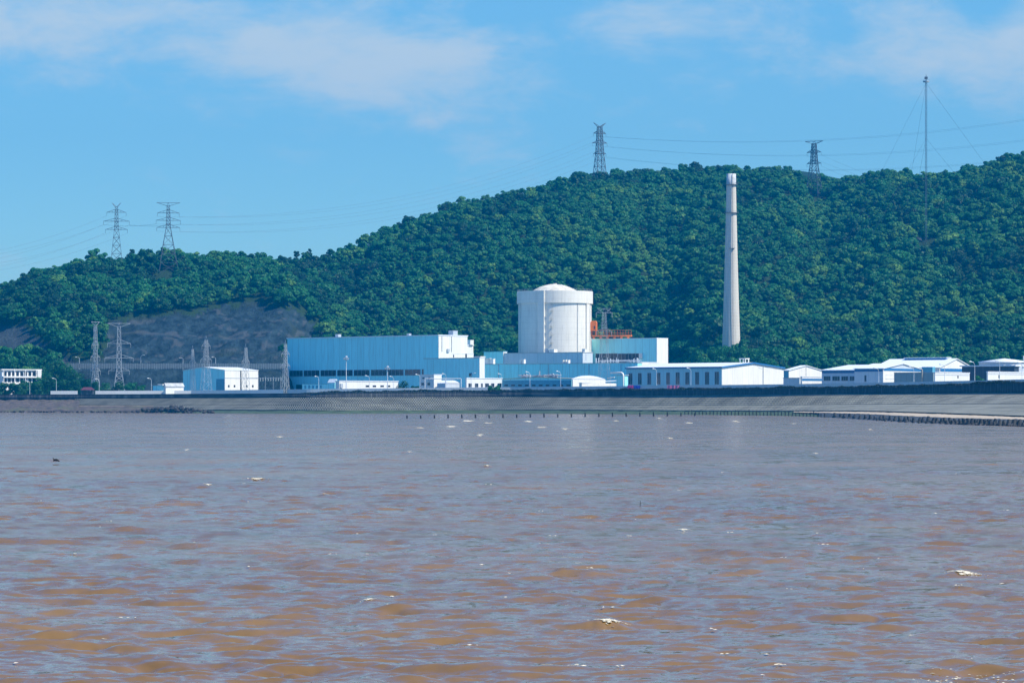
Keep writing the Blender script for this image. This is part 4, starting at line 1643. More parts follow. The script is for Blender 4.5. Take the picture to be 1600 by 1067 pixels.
def build_turbine_hall():
    b = Bld('turbine_hall', 'huge turbine hall with blue shaded side, sunlit white right end and dark window band', 'hall', 685, 524.5, 1445, 449, 730)
    # lower, wide body
    b.walls(M['shade_blue'], b.H)
    # sunlit end coloured white; the blue of the body paints in its shade
    MB().box(0.003, 0.16, 0, b.W, 0, b.H - 0.01).build('lit_end_cladding', M['white_clad'], b.ob)
    b.flat_roof(M['roof_white'], th=0.5, over=0.35)
    edges = [(453, 473), (475, 499), (501.3, 525), (527.3, 551), (553.3, 577.3), (580, 604), (606, 630.5), (633, 657), (659.5, 667)]
    for i, (x0, x1) in enumerate(edges):
        t = 579 - 2 * (x0 - 453) / 214
        b.lwin(x0, x1, t, t + 8.8, bars=3 if x1 - x0 > 10 else 0)
    # long horizontal joints and a rain pipe
    p = MB()
    for x in (690, 705):
        r = b.ry(x)
        p.tube([(0.3, r, b.zr(685, 549)), (0.3, r, b.H - 0.3)], 0.16, 6)
    p.build('rain_pipe', M['steel'], b.ob)
    b.lbox(463, 472, 601, 612, 'glass', 'door', 0.1)
    for x, y, n in ((-b.L * .73, b.W * .4, 1.6), (-b.L * .28, b.W * .5, 1.2), (-5, b.W * .75, 2.4)):
        b.roofbox(x, y, n * 1.4, n * 1.4, n, 'frame', 'roof_vent')
    b.rbox(697.5, 701, 545, 550, 'frame', 'vent_box', 0.8)
    # lift house stepped down at the right rear
    s = Bld('stair_tower', 'white stair tower stepping down beside the turbine hall end', 'tower', 729, 540, 1486, 727.5, 739.5)
    s.walls(M['white_clad'])
    s.flat_roof(M['roof_white'])
    s.roofbox(-s.L * .4, s.W * .62, 2.4, s.W * .5, 2.5, 'white_clad', 'roof_hut')
    # low white block in front of the end wall
    c = Bld('annex_block', 'white block between the turbine hall end and the long low annex', 'building', 706, 552.3, 1452, 681, 740)
    c.walls(M['white_clad'])
    c.flat_roof(M['roof_white'], th=0.3, over=.1)
    c.rwin(708, 709.5, 554, 558.5, frame=False)
    c.rwin(727, 729.3, 552.8, 559, frame=False)
    c.lbox(679, 682.5, 553, 557, 'frame', 'vent_box', 0.8)
    # blue annex in front
    d = Bld('blue_annex', 'lower annex with blue shaded side, joined to the right of the turbine hall', 'building', 749, 559.5, 1405, 662, 757)
    d.walls(M['shade_blue'])
    MB().box(0.003, 0.15, 0, d.W, 0, d.H - .01).build('lit_end_cladding', M['white_clad'], d.ob)  # sunlit end coloured white, shaded side left blue
    d.flat_roof(M['roof_grey'], th=0.3, over=.15)
    d.roofbox(-2.6, 3.0, 4.4, 3.6, 0.5, 'white_clad', 'roof_hut', d.H + .3)
    d.lbox(734, 737, 583, 588, 'glass', 'lamp_box', 0.6)
    d.lwin(676, 683, 596, 603, bars=1)
    d.lwin(690, 697, 596, 603, bars=1)


build_turbine_hall()


def build_reactor():
    Y = 1500.0
    k = Y / F
    cx = (867 - 800) / F * Y
    t = thing('reactor_containment', 'large white cylindrical reactor building with a shallow dome', 'reactor', (cx, Y, G0))
    rb, rc = 57.2 * k, 59.4 * k
    z0, z1, z2, zd = -1.0, zat(475, Y) - G0, zat(456, Y) - G0, zat(444.3, Y) - G0
    mb = MB()
    mb.smooth = True
    mb.lathe([(rb, z0), (rb, z1 + 0.2)], 128)
    mb.build('cylinder_wall', M['containment'], t)
    mb = MB()
    mb.lathe([(rb - .2, z1 - 0.9), (rc - 0.9, z1 - 0.9), (rc - .9, z1), (rc, z1), (rc, z2), (rc - 0.9, z2), (rc - .9, z2 - 1.2), (5, z2 - 1.2)], 128)
    mb.build('ring_beam', M['containment'], t)
    rd = 41 * k
    h = zd - (z2 - 1.2)
    Rs = (rd * rd + h * h) / (2 * h)
    a1 = math.asin(rd / Rs)
    prof = [(Rs * math.sin(a1 * (1 - i / 14)), zd - Rs + Rs * math.cos(a1 * (1 - i / 14))) for i in range(15)]
    mb = MB()
    mb.smooth = True
    mb.lathe(prof, 96)
    d = mb.build('dome', M['dome'], t)
    mb = MB()
    for i in range(10):
        a = i * 2 * math.pi / 20 * 2 + .2
        pts = [(r * math.cos(a), r * math.sin(a), z + 0.06) for r, z in prof]
        mb.tube(pts, 0.09, 4)
    mb.lathe([(0, zd), (1.1, zd), (1.1, zd + .5), (0, zd + .5)], 12)
    mb.build('dome_rib', M['dome'], d)
    mb = MB()
    rr = rc - .35
    n = 90
    pp = [(rr * math.cos(2 * math.pi * i / n), rr * math.sin(2 * math.pi * i / n)) for i in range(n + 1)]
    for hh in (0.55, 1.1):
        mb.tube([(x, y, z2 + hh) for x, y in pp], 0.035, 3, False)
    for x, y in pp[::2]:
        mb.tube([(x, y, z2), (x, y, z2 + 1.1)], 0.035, 3)
    mb.build('handrail', M['steel'], t)
    # buttresses: three ribs round the cylinder, one facing the water
    for off in (-21 / 57.2, None, 50 / 57.2):
        if off is None:
            continue
        a = math.asin(off)
        mb = MB()
        c, s = math.sin(a), -math.cos(a)
        w, dd = 1.75, 1.5
        tx, ty = -s, c
        p = []
        for zz in (z0, z2 - 0.01):
            for (u, r) in ((-w, rb - .6), (w, rb - .6), (w, rb + dd if off < 0 else rb + .5), (-w, rb + dd if off < 0 else rb + .5)):
                p.append((c * r + tx * u, s * r + ty * u, zz))
        mb.poly(p, [(0, 1, 5, 4), (1, 2, 6, 5), (2, 3, 7, 6), (3, 0, 4, 7), (4, 5, 6, 7)])
        mb.build('buttress', M['containment'], t)
    # ladder and pipes right of the buttress
    a = math.asin(-6.5 / 57.2)
    c, s = math.sin(a), -math.cos(a)
    mb = MB()
    for u in (-.35, .35):
        mb.tube([(c * (rb + .5) - s * u, s * (rb + .5) + c * u, 10), (c * (rb + .5) - s * u, s * (rb + .5) + c * u, z2 + .5)], .08, 4)
    for i in range(int((z2 - 12) / 1.1)):
        z = 11 + i * 1.1
        mb.tube([(c * (rb + .5) + s * .35, s * (rb + .5) - c * .35, z), (c * (rb + .5) - s * .35, s * (rb + .5) + c * .35, z)], .05, 3)
    for i in range(9):
        z = 13 + i * 4.2
        mb.box(c * (rb + .6) - .7, c * (rb + .6) + 1.3, s * (rb + .6) - .8, s * (rb + .6) + .3, z, z + .12)
    mb.build('ladder', M['steel'], t)
    a = math.asin(-31 / 57.2)
    mb = MB()
    for off in (-54, 34, 54):
        a = math.asin(off / 57.2)
        mb.tube([(math.sin(a) * (rb + .15), -math.cos(a) * (rb + .15), 5), (math.sin(a) * (rb + .15), -math.cos(a) * (rb + .15), z1)], .13, 5)
    mb.build('drain_pipe', M['steel'], t)


build_reactor()


def build_auxiliary():
    u = Bld('upper_auxiliary_block', 'grey white block right at the foot of the reactor cylinder', 'building', 910.5, 551, 1440, 773, 926, 37)
    u.walls(M['grey_clad'])
    u.flat_roof(M['roof_grey'], th=.35, over=.2)
    for x in (791, 816, 839, 863, 886, 901):
        u.lbox(x, x + 1.0, 553, 567, 'lamp_white', 'rib', .3)
    u.roofbox(u.sx(857), 4, 3.4, 3, 1.6, 'white_clad', 'roof_unit', u.H + .35)
    u.roofbox(u.sx(850), 4, 1.6, 3, 1.9, 'frame', 'roof_unit', u.H + .35)
    u.roofbox(u.sx(908), 3, 1.8, 2, 1.5, 'white_clad', 'roof_unit', u.H + .35)
    u.rwin(915, 916, 553, 563, 'frame', 'rain_pipe', False)
    c = Bld('blue_roof_block', 'small block with a flat blue roof left of the reactor foot', 'building', 786, 549.5, 1470, 756, 792, 37)
    c.walls(M['shade_blue'])
    MB().box(0.003, 0.15, 0, c.W, 0, c.H - .01).build('lit_end_cladding', M['white_clad'], c.ob)  # white for the face in sun, blue for the one in shade
    c.flat_roof(M['teal'], th=.3, over=.3)
    b = Bld('long_auxiliary_building', 'long low pale blue building stretching in front of the reactor', 'building', 996, 567.3, 1392, 737, 1003, 37)
    b.walls(M['shade_blue'])
    b.flat_roof(M['roof_grey'], th=.3, over=.2)
    for x in (779, 857, 920, 970):
        b.lbox(x, x + .7, 569, 597, 'frame', 'rain_pipe', .25)
    for px, w, h in ((810, 1.3, 2.0), (814, 1.2, 2.1), (876, .8, 1.6), (880, .8, 1.7), (884, .8, 1.6), (764, 3, 2.6), (757, 4.0, 2.8)):
        b.roofbox(b.sx(px), 2.5, w, 1.6, h, 'white_clad', 'roof_unit', b.H + .3)
    # pipe clutter on the roof
    mb = MB()
    q = random.Random(4)
    for i in range(26):
        x = b.sx(q.uniform(926, 996))
        y = q.uniform(1.0, 5)
        hh = q.uniform(.8, 3.0)
        mb.tube([(x, y, b.H + .3), (x, y, b.H + hh)], q.uniform(.06, .3), 5)
    for k in range(3):
        mb.tube([(b.sx(930), 2 + k, b.H + 1 + .3 * k), (b.sx(996), 2 + k, b.H + 1 + .3 * k)], .12, 5)
    mb.build('roof_piping', M['lamp_white'], b.ob)
    w = Bld('rear_hall', 'hall with blue grey shaded side and narrow sunlit white right end below the orange crane', 'hall', 1026, 528.7, 1478, 907, 1043.5, 38)
    w.walls(M['shade_blue'])
    MB().box(0.003, 0.15, 0, w.W, 0, w.H - .01).build('lit_end_cladding', M['white_clad'], w.ob)  # end facing the sun painted white against the shade blue
    w.flat_roof(M['roof_white'], th=.3, over=.12)
    w.lwin(931, 965, 552.5, 566, bars=5)
    w.lwin(966, 998.5, 552.5, 566, bars=5)
    w.lbox(999.5, 1004.5, 552, 560, 'white_clad', 'vent_box', .8)
    w.lbox(907, 925, 530.2, 551, 'grey_clad', 'side_panel', 1.0)
    wb = Bld('white_link_block', 'low white block under the right end of the rear hall', 'building', 1001, 566, 1420, 979, 1030, 37)
    wb.walls(M['white_clad'])
    wb.flat_roof(M['roof_white'], th=.2, over=.1)
    # orange gantry crane on the rear hall roof
    zr = w.zb + w.H + .3
    Yg = 1496
    x0, x1 = (922 - 800) / F * Yg, (987 - 800) / F * Yg
    t = thing('gantry_crane', 'orange gantry crane with railed walkway on the rear hall roof', 'crane', (x0, Yg, zr), -math.radians(10))
    ln = x1 - x0
    mb = MB()
    mb.box(0, ln, -.5, .5, 1.0, 1.9).box(0, ln, 2.0, 3.0, 1.0, 1.9)
    for i in range(6):
        x = ln * (i + .5) / 6
        mb.box(x - .4, x + .4, -.4, .4, 0, 0.997).box(x - .4, x + .4, 2.1, 2.9, 0, 0.997)
    mb.build('girder', M['orange'], t)
    mb = MB()
    for i in range(16):
        x = ln * i / 15
        mb.tube([(x, -.6, 1.9), (x, -.6, 4.4)], .09, 4)
    for zz in (2.9, 4.4):
        mb.tube([(0, -.6, zz), (ln, -.6, zz)], .10, 4)
    mb.build('railing', M['orange'], t)
    cb = MB()
    pr = [(0.3, 4.0), (3.6, 4.0), (3.6, 8.6), (3.0, 9.4), (1.0, 9.4), (0.3, 8.4)]
    pts = [(x, y, z) for y in (-1.2, 1.6) for x, z in pr]
    cb.poly(pts, [(0, 1, 2, 3, 4, 5), (11, 10, 9, 8, 7, 6)] + [(i, i + 6, (i + 1) % 6 + 6, (i + 1) % 6) for i in range(6)])
    cb.box(.6, 1.0, -.4, .4, 1.9, 4.0).box(2.9, 3.3, -.4, .4, 1.9, 4.0)
    co = cb.build('cab', M['orange'], t)
    MB().box(2.2, 2.8, -1.26, -1.19, 5.0, 6.6).build('window', M['glass'], co)


build_auxiliary()


def build_chimney():
    Y = 1560.0
    k = Y / F
    cx = (1142.5 - 800) / F * Y
    zb = float(terr(cx, Y)) - 10
    t = thing('chimney', 'tall tapering pale concrete chimney standing before the wooded hill', 'chimney', (cx, Y, zb))
    zt = zat(272, Y) - zb
    z289, z333, z540 = zat(289, Y) - zb, zat(333, Y) - zb, zat(535, Y) - zb

    def rad(z):
        s = z / zt
        return 15.6 * k * (1 - s) + 7.1 * k * s - 0.25 * math.sin(s * 3.14)
    mb = MB()
    mb.smooth = True
    mb.lathe([(rad(z289 * i / 24), z289 * i / 24) for i in range(25)], 48)
    mb.build('shaft', M['chimney'], t)
    mb = MB()
    mb.smooth = True
    mb.lathe([(rad(z289) + .05, z289), (rad(zt) + .1, zt), (rad(zt) - .5, zt), (rad(zt) - .6, z289)], 48)
    mb.build('rim_band', M['rim'], t)
    for z in (z289, z333):
        mb = MB()
        r = rad(z)
        mb.lathe([(r - .1, z - .1), (r + 1.0, z - .1), (r + 1.0, z + .12), (r - .1, z + .12)], 32)
        for i in range(20):
            a = i * math.pi / 10
            mb.tube([((r + .95) * math.cos(a), (r + .95) * math.sin(a), z), ((r + .95) * math.cos(a), (r + .95) * math.sin(a), z + 1.1)], .04, 3)
        mb.lathe([(r + .92, z + 1.08), (r + .98, z + 1.08), (r + .98, z + 1.14)], 32)
        mb.build('platform', M['dark_steel'], t)
    z = zat(389, Y) - zb
    a = math.radians(-100)
    r = rad(z)
    MB().box(-1.2, 1.6, -r - 1.0, -r + .4, z, z + .2).tube([(-1.2, -r - 1, z), (-1.2, -r - 1, z + 1.1), (1.6, -r - 1, z + 1.1), (1.6, -r - 1, z)], .05, 3).build('ledge', M['dark_steel'], t)
    mb = MB()
    mb.tube([(0.6, -rad(0) - .3, 0), (0.6, -rad(zt) - .3, zt)], .11, 4)
    mb.build('lightning_cable', M['dark_steel'], t)


build_chimney()


def build_right_halls():
    b = Bld('gable_hall', 'long hall with white gable end and row of ten tall dark windows', 'hall', 1128, 573.5, 1335, 979, 1224.5, 43)
    b.gable(M['white_clad'], M['roof_white'], 2.2, M['blue_trim'], 'x')
    MB().box(-b.L, -0.1, -0.12, -0.003, 0, b.H - .35).build('side_cladding', M['mid_clad'], b.ob)  # side in shade coloured bluish over the white walls
    xs = [(245, 275), (328, 358), (412, 442), (496, 525), (580, 610), (664, 697), (750, 782), (838, 870), (925, 960), (1012, 1048)]
    for i, (a, c) in enumerate(xs):
        w = b.lwin(940 + a / 5.707, 940 + c / 5.707, 583.2 - i * .25, 600.5, bars=1)
        w.location = (0, -0.12, 0)
        fr = w.children[0]
        mb = MB()
    d = b.ob
    MB().tube([(0.3, b.ry(1192), 0), (0.3, b.ry(1192), b.H + .5)], .12, 5).build('rain_pipe', M['frame'], d)
    z = b.H + 1.6
    mb = MB()
    x, y = -b.L * .05 - 7, b.W * .62
    for sx in (-1.6, 1.6):
        for sy in (-1.2, 1.2):
            mb.box(x + sx - .2, x + sx + .2, y + sy - .2, y + sy + .2, z - .4, z + 2.6)
    mb.box(x - 2, x + 2, y - 1.6, y + 1.6, z + 2.603, z + 3.0)
    mb.build('roof_vent', M['white_clad'], d)
    # hut with pipe left of the gable hall
    h = Bld('pump_hut', 'small blue hut with flat dark roof left of the gable hall', 'hut', 976, 586.5, 1330, 963, 981)
    h.walls(M['shade_blue'])
    h.flat_roof(M['roof_grey'], th=.25, over=.4)
    mb = MB()
    zt = zat(582, 1325) - G0
    mb.smooth = True
    mb.tube([(-8, -.9, zt), (-1.2, -.9, zt), (-.3, -.9, zt - .6), (0, -.9, zt - 1.6), (0, -.9, -.2)], .42, 8)
    mb.tube([(-10, -.9, zt - 2.6), (-5.5, -.9, zt - 2.2)], .3, 8)
    mb.build('white_pipe', M['white_clad'], h.ob)
    s = Bld('small_gable_store', 'small white gabled store right of the big gable hall', 'store', 1232.5, 578.8, 1320, 1225, 1285.5, 43)
    s.gable(M['white_clad'], M['roof_white'], 2.3, None, 'x', .4)
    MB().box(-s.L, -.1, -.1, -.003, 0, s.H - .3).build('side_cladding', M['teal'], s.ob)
    MB().tube([(.2, s.W / 2, s.zr(1255, 590)), (.2, s.W / 2, s.H + 2)], .09, 4).build('rain_pipe', M['frame'], s.ob)
    e = Bld('striped_kiosk', 'low white kiosk with one blue stripe before the small gabled store', 'kiosk', 1253, 589.0, 1290, 1251, 1286)
    e.walls(M['white_clad'])
    e.flat_roof(M['roof_white'], th=.3, over=.2)
    e.rbox(1253.2, 1285.5, 591.5, 595, 'blue_trim', 'stripe', .05)
    e2 = Bld('low_shed', 'low shed with a pale band between the gable hall and the kiosk', 'shed', 1249, 591.0, 1296, 1224, 1254, 30)
    e2.walls(M['pale_wall'])
    e2.flat_roof(M['roof_grey'], th=.3, over=.2)
    # long warehouse group at the right
    w = Bld('wide_warehouse', 'wide warehouse with white roof, blue band and square windows', 'warehouse', 1336, 578.5, 1250, 1284, 1420, 36)
    w.gable(M['grey_clad'], M['roof_white'], 2.5, None, 'x', .6)
    w.lbox(1284.5, 1335.5, 579.2, 583, 'blue_trim', 'band', .12)
    for x0, x1 in ((1287.5, 1297.5), (1301, 1312), (1315, 1325), (1328, 1335)):
        w.lwin(x0, x1, 588, 594.5, bars=2)
    v = Bld('tall_warehouse', 'lilac grey warehouse with dark door, blue band and white end', 'warehouse', 1379.5, 576.0, 1215, 1335, 1440, 30)
    v.gable(M['grey_clad'], M['roof_white'], 2.3, None, 'x', .5)
    v.lbox(1335.3, 1379, 576.8, 580.5, 'blue_trim', 'band', .12)
    v.lwin(1351, 1353.5, 586.5, 596, bars=0, name='door')
    MB().box(.003, .12, 0, v.W, 0, v.H - .01).build('lit_end_cladding', M['white_clad'], v.ob)
    v.rbox(1380, 1439.5, 575.8, 579.8, 'blue_trim', 'band', .22)
    v.rwin(1383, 1396, 586.3, 591.8, bars=5)
    x = Bld('rear_warehouse', 'long white roofed warehouse rising behind the blue banded ones', 'warehouse', 1468, 574.5, 1290, 1365, 1520, 40)
    x.gable(M['white_clad'], M['roof_white'], 4.2, None, 'x', .5)
    mb = MB().box(-x.L * .75, -x.L * .12, x.W / 2 - 2, x.W / 2 + 2, x.H + 3.6, x.H + 4.7)
    mo = mb.build('roof_monitor', M['blue_trim'], x.ob)
    MB().box(-x.L * .76, -x.L * .11, x.W / 2 - 2.3, x.W / 2 + 2.3, x.H + 4.703, x.H + 5.0).build('monitor_roof', M['roof_white'], mo)
    x.rbox(1469, 1503, 575.8, 580.5, 'blue_trim', 'band', .15)
    c = Bld('grey_container_block', 'grey green boxlike shed in front of the warehouses', 'shed', 1458, 582.3, 1165, 1397, 1462, 31)
    c.walls(mat_panel('grey_green_sheet', (0.24, 0.32, 0.34), 2.4, .25, streak=.2))
    c.flat_roof(M['roof_grey'], th=.25, over=.15)
    MB().box(c.sx(1439), c.sx(1455.5), 1, 4, c.H + .254, c.zl(1447, 573.2)).build('roof_tank', M['teal'], c.ob)
    MB().box(c.sx(1440), c.sx(1442), -.6, -.1, 0, c.H + 1.5).build('pipe_duct', M['roof_tan'], c.ob)
    d = Bld('white_wall_building', 'low white building with a thin line near its roof, right of the grey shed', 'building', 1461, 582.5, 1150, 1459.5, 1515)
    d.walls(M['plaster'])
    d.flat_roof(M['roof_white'], th=.3, over=.15)
    d.rbox(1461.5, 1514.5, 585.5, 586.3, 'frame', 'band', .08)
    d.rwin(1496, 1497.5, 587, 591, frame=False)
    k = Bld('dark_long_shed', 'long dark walled shed below the round tank', 'shed', 1585, 572.3, 1215, 1503, 1592, 31)
    k.walls(mat_panel('dark_navy_sheet', (0.035, 0.05, 0.08), 4, .3))
    k.flat_roof(M['roof_white'], th=.5, over=.8)
    f = Bld('white_edge_building', 'low white building cut by the right edge of the view', 'building', 1543.5, 581.5, 1110, 1541.5, 1640)
    f.walls(M['plaster'])
    f.flat_roof(M['roof_white'], th=.3, over=.15)
    f.rbox(1544, 1639, 584.5, 585.3, 'frame', 'band', .08)
    f.rwin(1560, 1561.5, 586, 591, frame=False)
    # round tank with a conical roof
    Y = 1330.0
    kk = Y / F
    t = thing('storage_tank', 'big round white tank with shallow conical roof at the right edge', 'tank', ((1569 - 800) / F * Y, Y, G0))
    r = 39 * kk
    z1, z2 = zat(565.5, Y) - G0, zat(560, Y) - G0
    mb = MB()
    mb.smooth = True
    mb.lathe([(r, -.5), (r, z1)], 64)
    mb.build('shell', M['grey_clad'], t)
    mb = MB()
    mb.smooth = True
    mb.lathe([(r + .5, z1 - .3), (r + .5, z1 + .1), (0.4, z2), (0, z2)], 64)
    mb.build('cone_roof', M['roof_white'], t)
    mb = MB()
    for i in range(7):
        a = -math.pi / 2 + (i - 3) * .32
        mb.tube([(r * math.cos(a) * 1.02, r * math.sin(a) * 1.02, z1 - 2.4), (r * math.cos(a + .2) * 1.02, r * math.sin(a + .2) * 1.02, z1 - 1.6)], .35, 6)
    mb.build('pipe', M['white_clad'], t)
    MB().box(r * .66, r * .9, -r * .7, -r * .55, z1, z2 + 1.2).build('roof_hut', M['white_clad'], t)


build_right_halls()


def build_left_buildings():
    b = Bld('switchgear_hall', 'small hall, blue in shade at left and white at right', 'hall', 351, 578.5, 1440, 286, 403, 40)
    b.gable(M['shade_blue'], M['roof_white'], 1.6, None, 'y', .3)
    MB().box(.003, .14, 0, b.ry(375), 0, b.H - .01).build('lit_end_cladding', M['white_clad'], b.ob)  # sunlit face in white, the blue left for the shaded one
    MB().box(.003, .14, b.ry(377), b.W, 0, b.H - .01).build('lit_end_cladding', M['white_clad'], b.ob)
    MB().box(.003, .05, b.ry(375.02), b.ry(376.98), 0, b.H - .02).build('door', M['glass'], b.ob)  # dark box over the gap between the two end sheets
    for x in (357, 366, 385, 394.5):
        w = b.rwin(x - 1.1, x + 1.3, 601.5, 605, frame=False)
        w.location = (.14, 0, 0)
    MB().box(.145, .25, 0, b.W, b.zr(351, 591), b.zr(351, 590.2)).build('cable_tray', M['frame'], b.ob)
    MB().box(b.sx(338), b.sx(351), -.1, -.003, b.zl(345, 611), b.zl(345, 592)).build('roller_door', M['teal'], b.ob)
    s = Bld('small_white_shed', 'tiny white shed with blue grey roof left of the switchgear hall', 'shed', 259, 603, 1400, 256, 287)
    s.gable(M['plaster'], M['roof_grey'], 1.2, None, 'y', .3)
    s2 = Bld('small_blue_shed', 'tiny blue shed with white roof hatch left of the white shed', 'shed', 256, 602.5, 1404, 239, 262, 30)
    s2.walls(M['shade_blue'])
    s2.flat_roof(M['roof_grey'], th=.2, over=.2)
    s2.roofbox(-3, 2, 3.0, 2, .5, 'white_clad', 'roof_hatch', s2.H + .2)
    # villa at the left edge
    v = Bld('white_villa', 'two storey white villa with columned balconies at the left edge', 'villa', 3, 578, 1455, -18, 62, 47, zb=7.0)
    v.walls(M['plaster'])
    v.flat_roof(M['plaster'], th=.5, over=.9)
    for row in ((580.5, 587.5), (590.5, 597)):
        for i in range(8):
            x = 6 + i * 6.4
            v.rwin(x, x + 4.4, row[0], row[1], bars=1, frame=False)
    mb = MB()
    for i in range(4):
        r = v.ry(4 + i * 17)
        mb.box(1.0, 1.3, r - .15, r + .15, 0, v.H)
    mb.build('column', M['plaster'], v.ob)
    MB().box(.003, 1.5, 0, v.W, v.zr(30, 590), v.zr(30, 587.8)).build('balcony', M['plaster'], v.ob)
    MB().box(.003, 1.7, v.ry(56), v.W, 0, v.H - .01).build('end_wall', M['plaster'], v.ob)
    # houses up the left slope
    H = [(76, 520, 5, 'red and white hut high on the wooded left slope', 'maroon'), (91, 519, 9, 'long low white house high on the wooded left slope', 'white_clad'),
         (95, 533, 13, 'white stepped house on the left slope, lowest of the hillside houses', 'white_clad'), (107, 530, 8, 'white cabin right of the stepped house on the slope', 'roof_white')]
    for j, (px, py, wpx, lb, rf) in enumerate(H):
        p = hit(px, py + 2, 1500)
        k = p.y / F
        w = wpx * k
        t = thing('hillside_house', lb, 'house', p, -math.radians(35))
        MB().box(-w / 2, w / 2, -w * .35, w * .35, -2, 2.2).build('wall', M['plaster'], t)
        r = MB()
        r.poly([(-w / 2 - .3, -w * .4, 2.25), (w / 2 + .3, -w * .4, 2.25), (w / 2 + .3, w * .4, 2.25), (-w / 2 - .3, w * .4, 2.25), (-w / 2, 0, 3.1), (w / 2, 0, 3.1)],
               [(0, 1, 5, 4), (2, 3, 4, 5), (1, 2, 5), (3, 0, 4), (0, 3, 2, 1)])
        r.build('roof', M[rf], t)
        MB().box(-w * .3, -w * .1, -w * .35 - .05, -w * .35 + .02, .3, 1.6).build('window', M['glass'], t)
        PYLON_CLEAR.append((p.x, p.y, 5))
    # pavilion with dark roof breaking the white wall
    Y = 1395
    t = thing('gate_pavilion', 'dark pavilion with maroon hipped roof in a gap of the white wall', 'pavilion', (P(137, 0, Y).x, Y, G0))
    k = Y / F
    w = 10 * k
    zt = zat(609.3, Y) - G0
    mb = MB()
    for sx in (-1, 0, 1):
        for sy in (-1, 1):
            mb.box(sx * w * .9 - .2, sx * w * .9 + .2, sy * 1.8 - .2, sy * 1.8 + .2, -.3, zt)
    mb.box(-w * .9 + .21, w * .9 - .21, 1.2, 1.5, 0, zt - .4)
    mb.build('frame', M['dark_steel'], t)
    MB().poly([(-w, -2.5, zt), (w, -2.5, zt), (w, 2.5, zt), (-w, 2.5, zt), (-w * .6, 0, zt + 1.4), (w * .6, 0, zt + 1.4)],
              [(0, 1, 5, 4), (2, 3, 4, 5), (1, 2, 5), (3, 0, 4), (0, 3, 2, 1)]).build('roof', M['maroon'], t)
    # flat white canopy behind the wall
    Y = 1418
    t = thing('white_canopy', 'flat white canopy roof showing above the pale wall left of the bushes', 'canopy', (P(168, 0, Y).x, Y, G0), math.radians(8))
    zt = zat(607, Y) - G0
    MB().box(-2.6, 2.6, -1.6, 1.6, zt - .25, zt).build('roof', M['lamp_white'], t)
    for x in (-2.2, 2.2):
        for y in (-1.3, 1.3):
            MB().tube([(x, y, -.2), (x, y, zt - .25)], .1, 6).build('post', M['lamp_white'], t)


build_left_buildings()


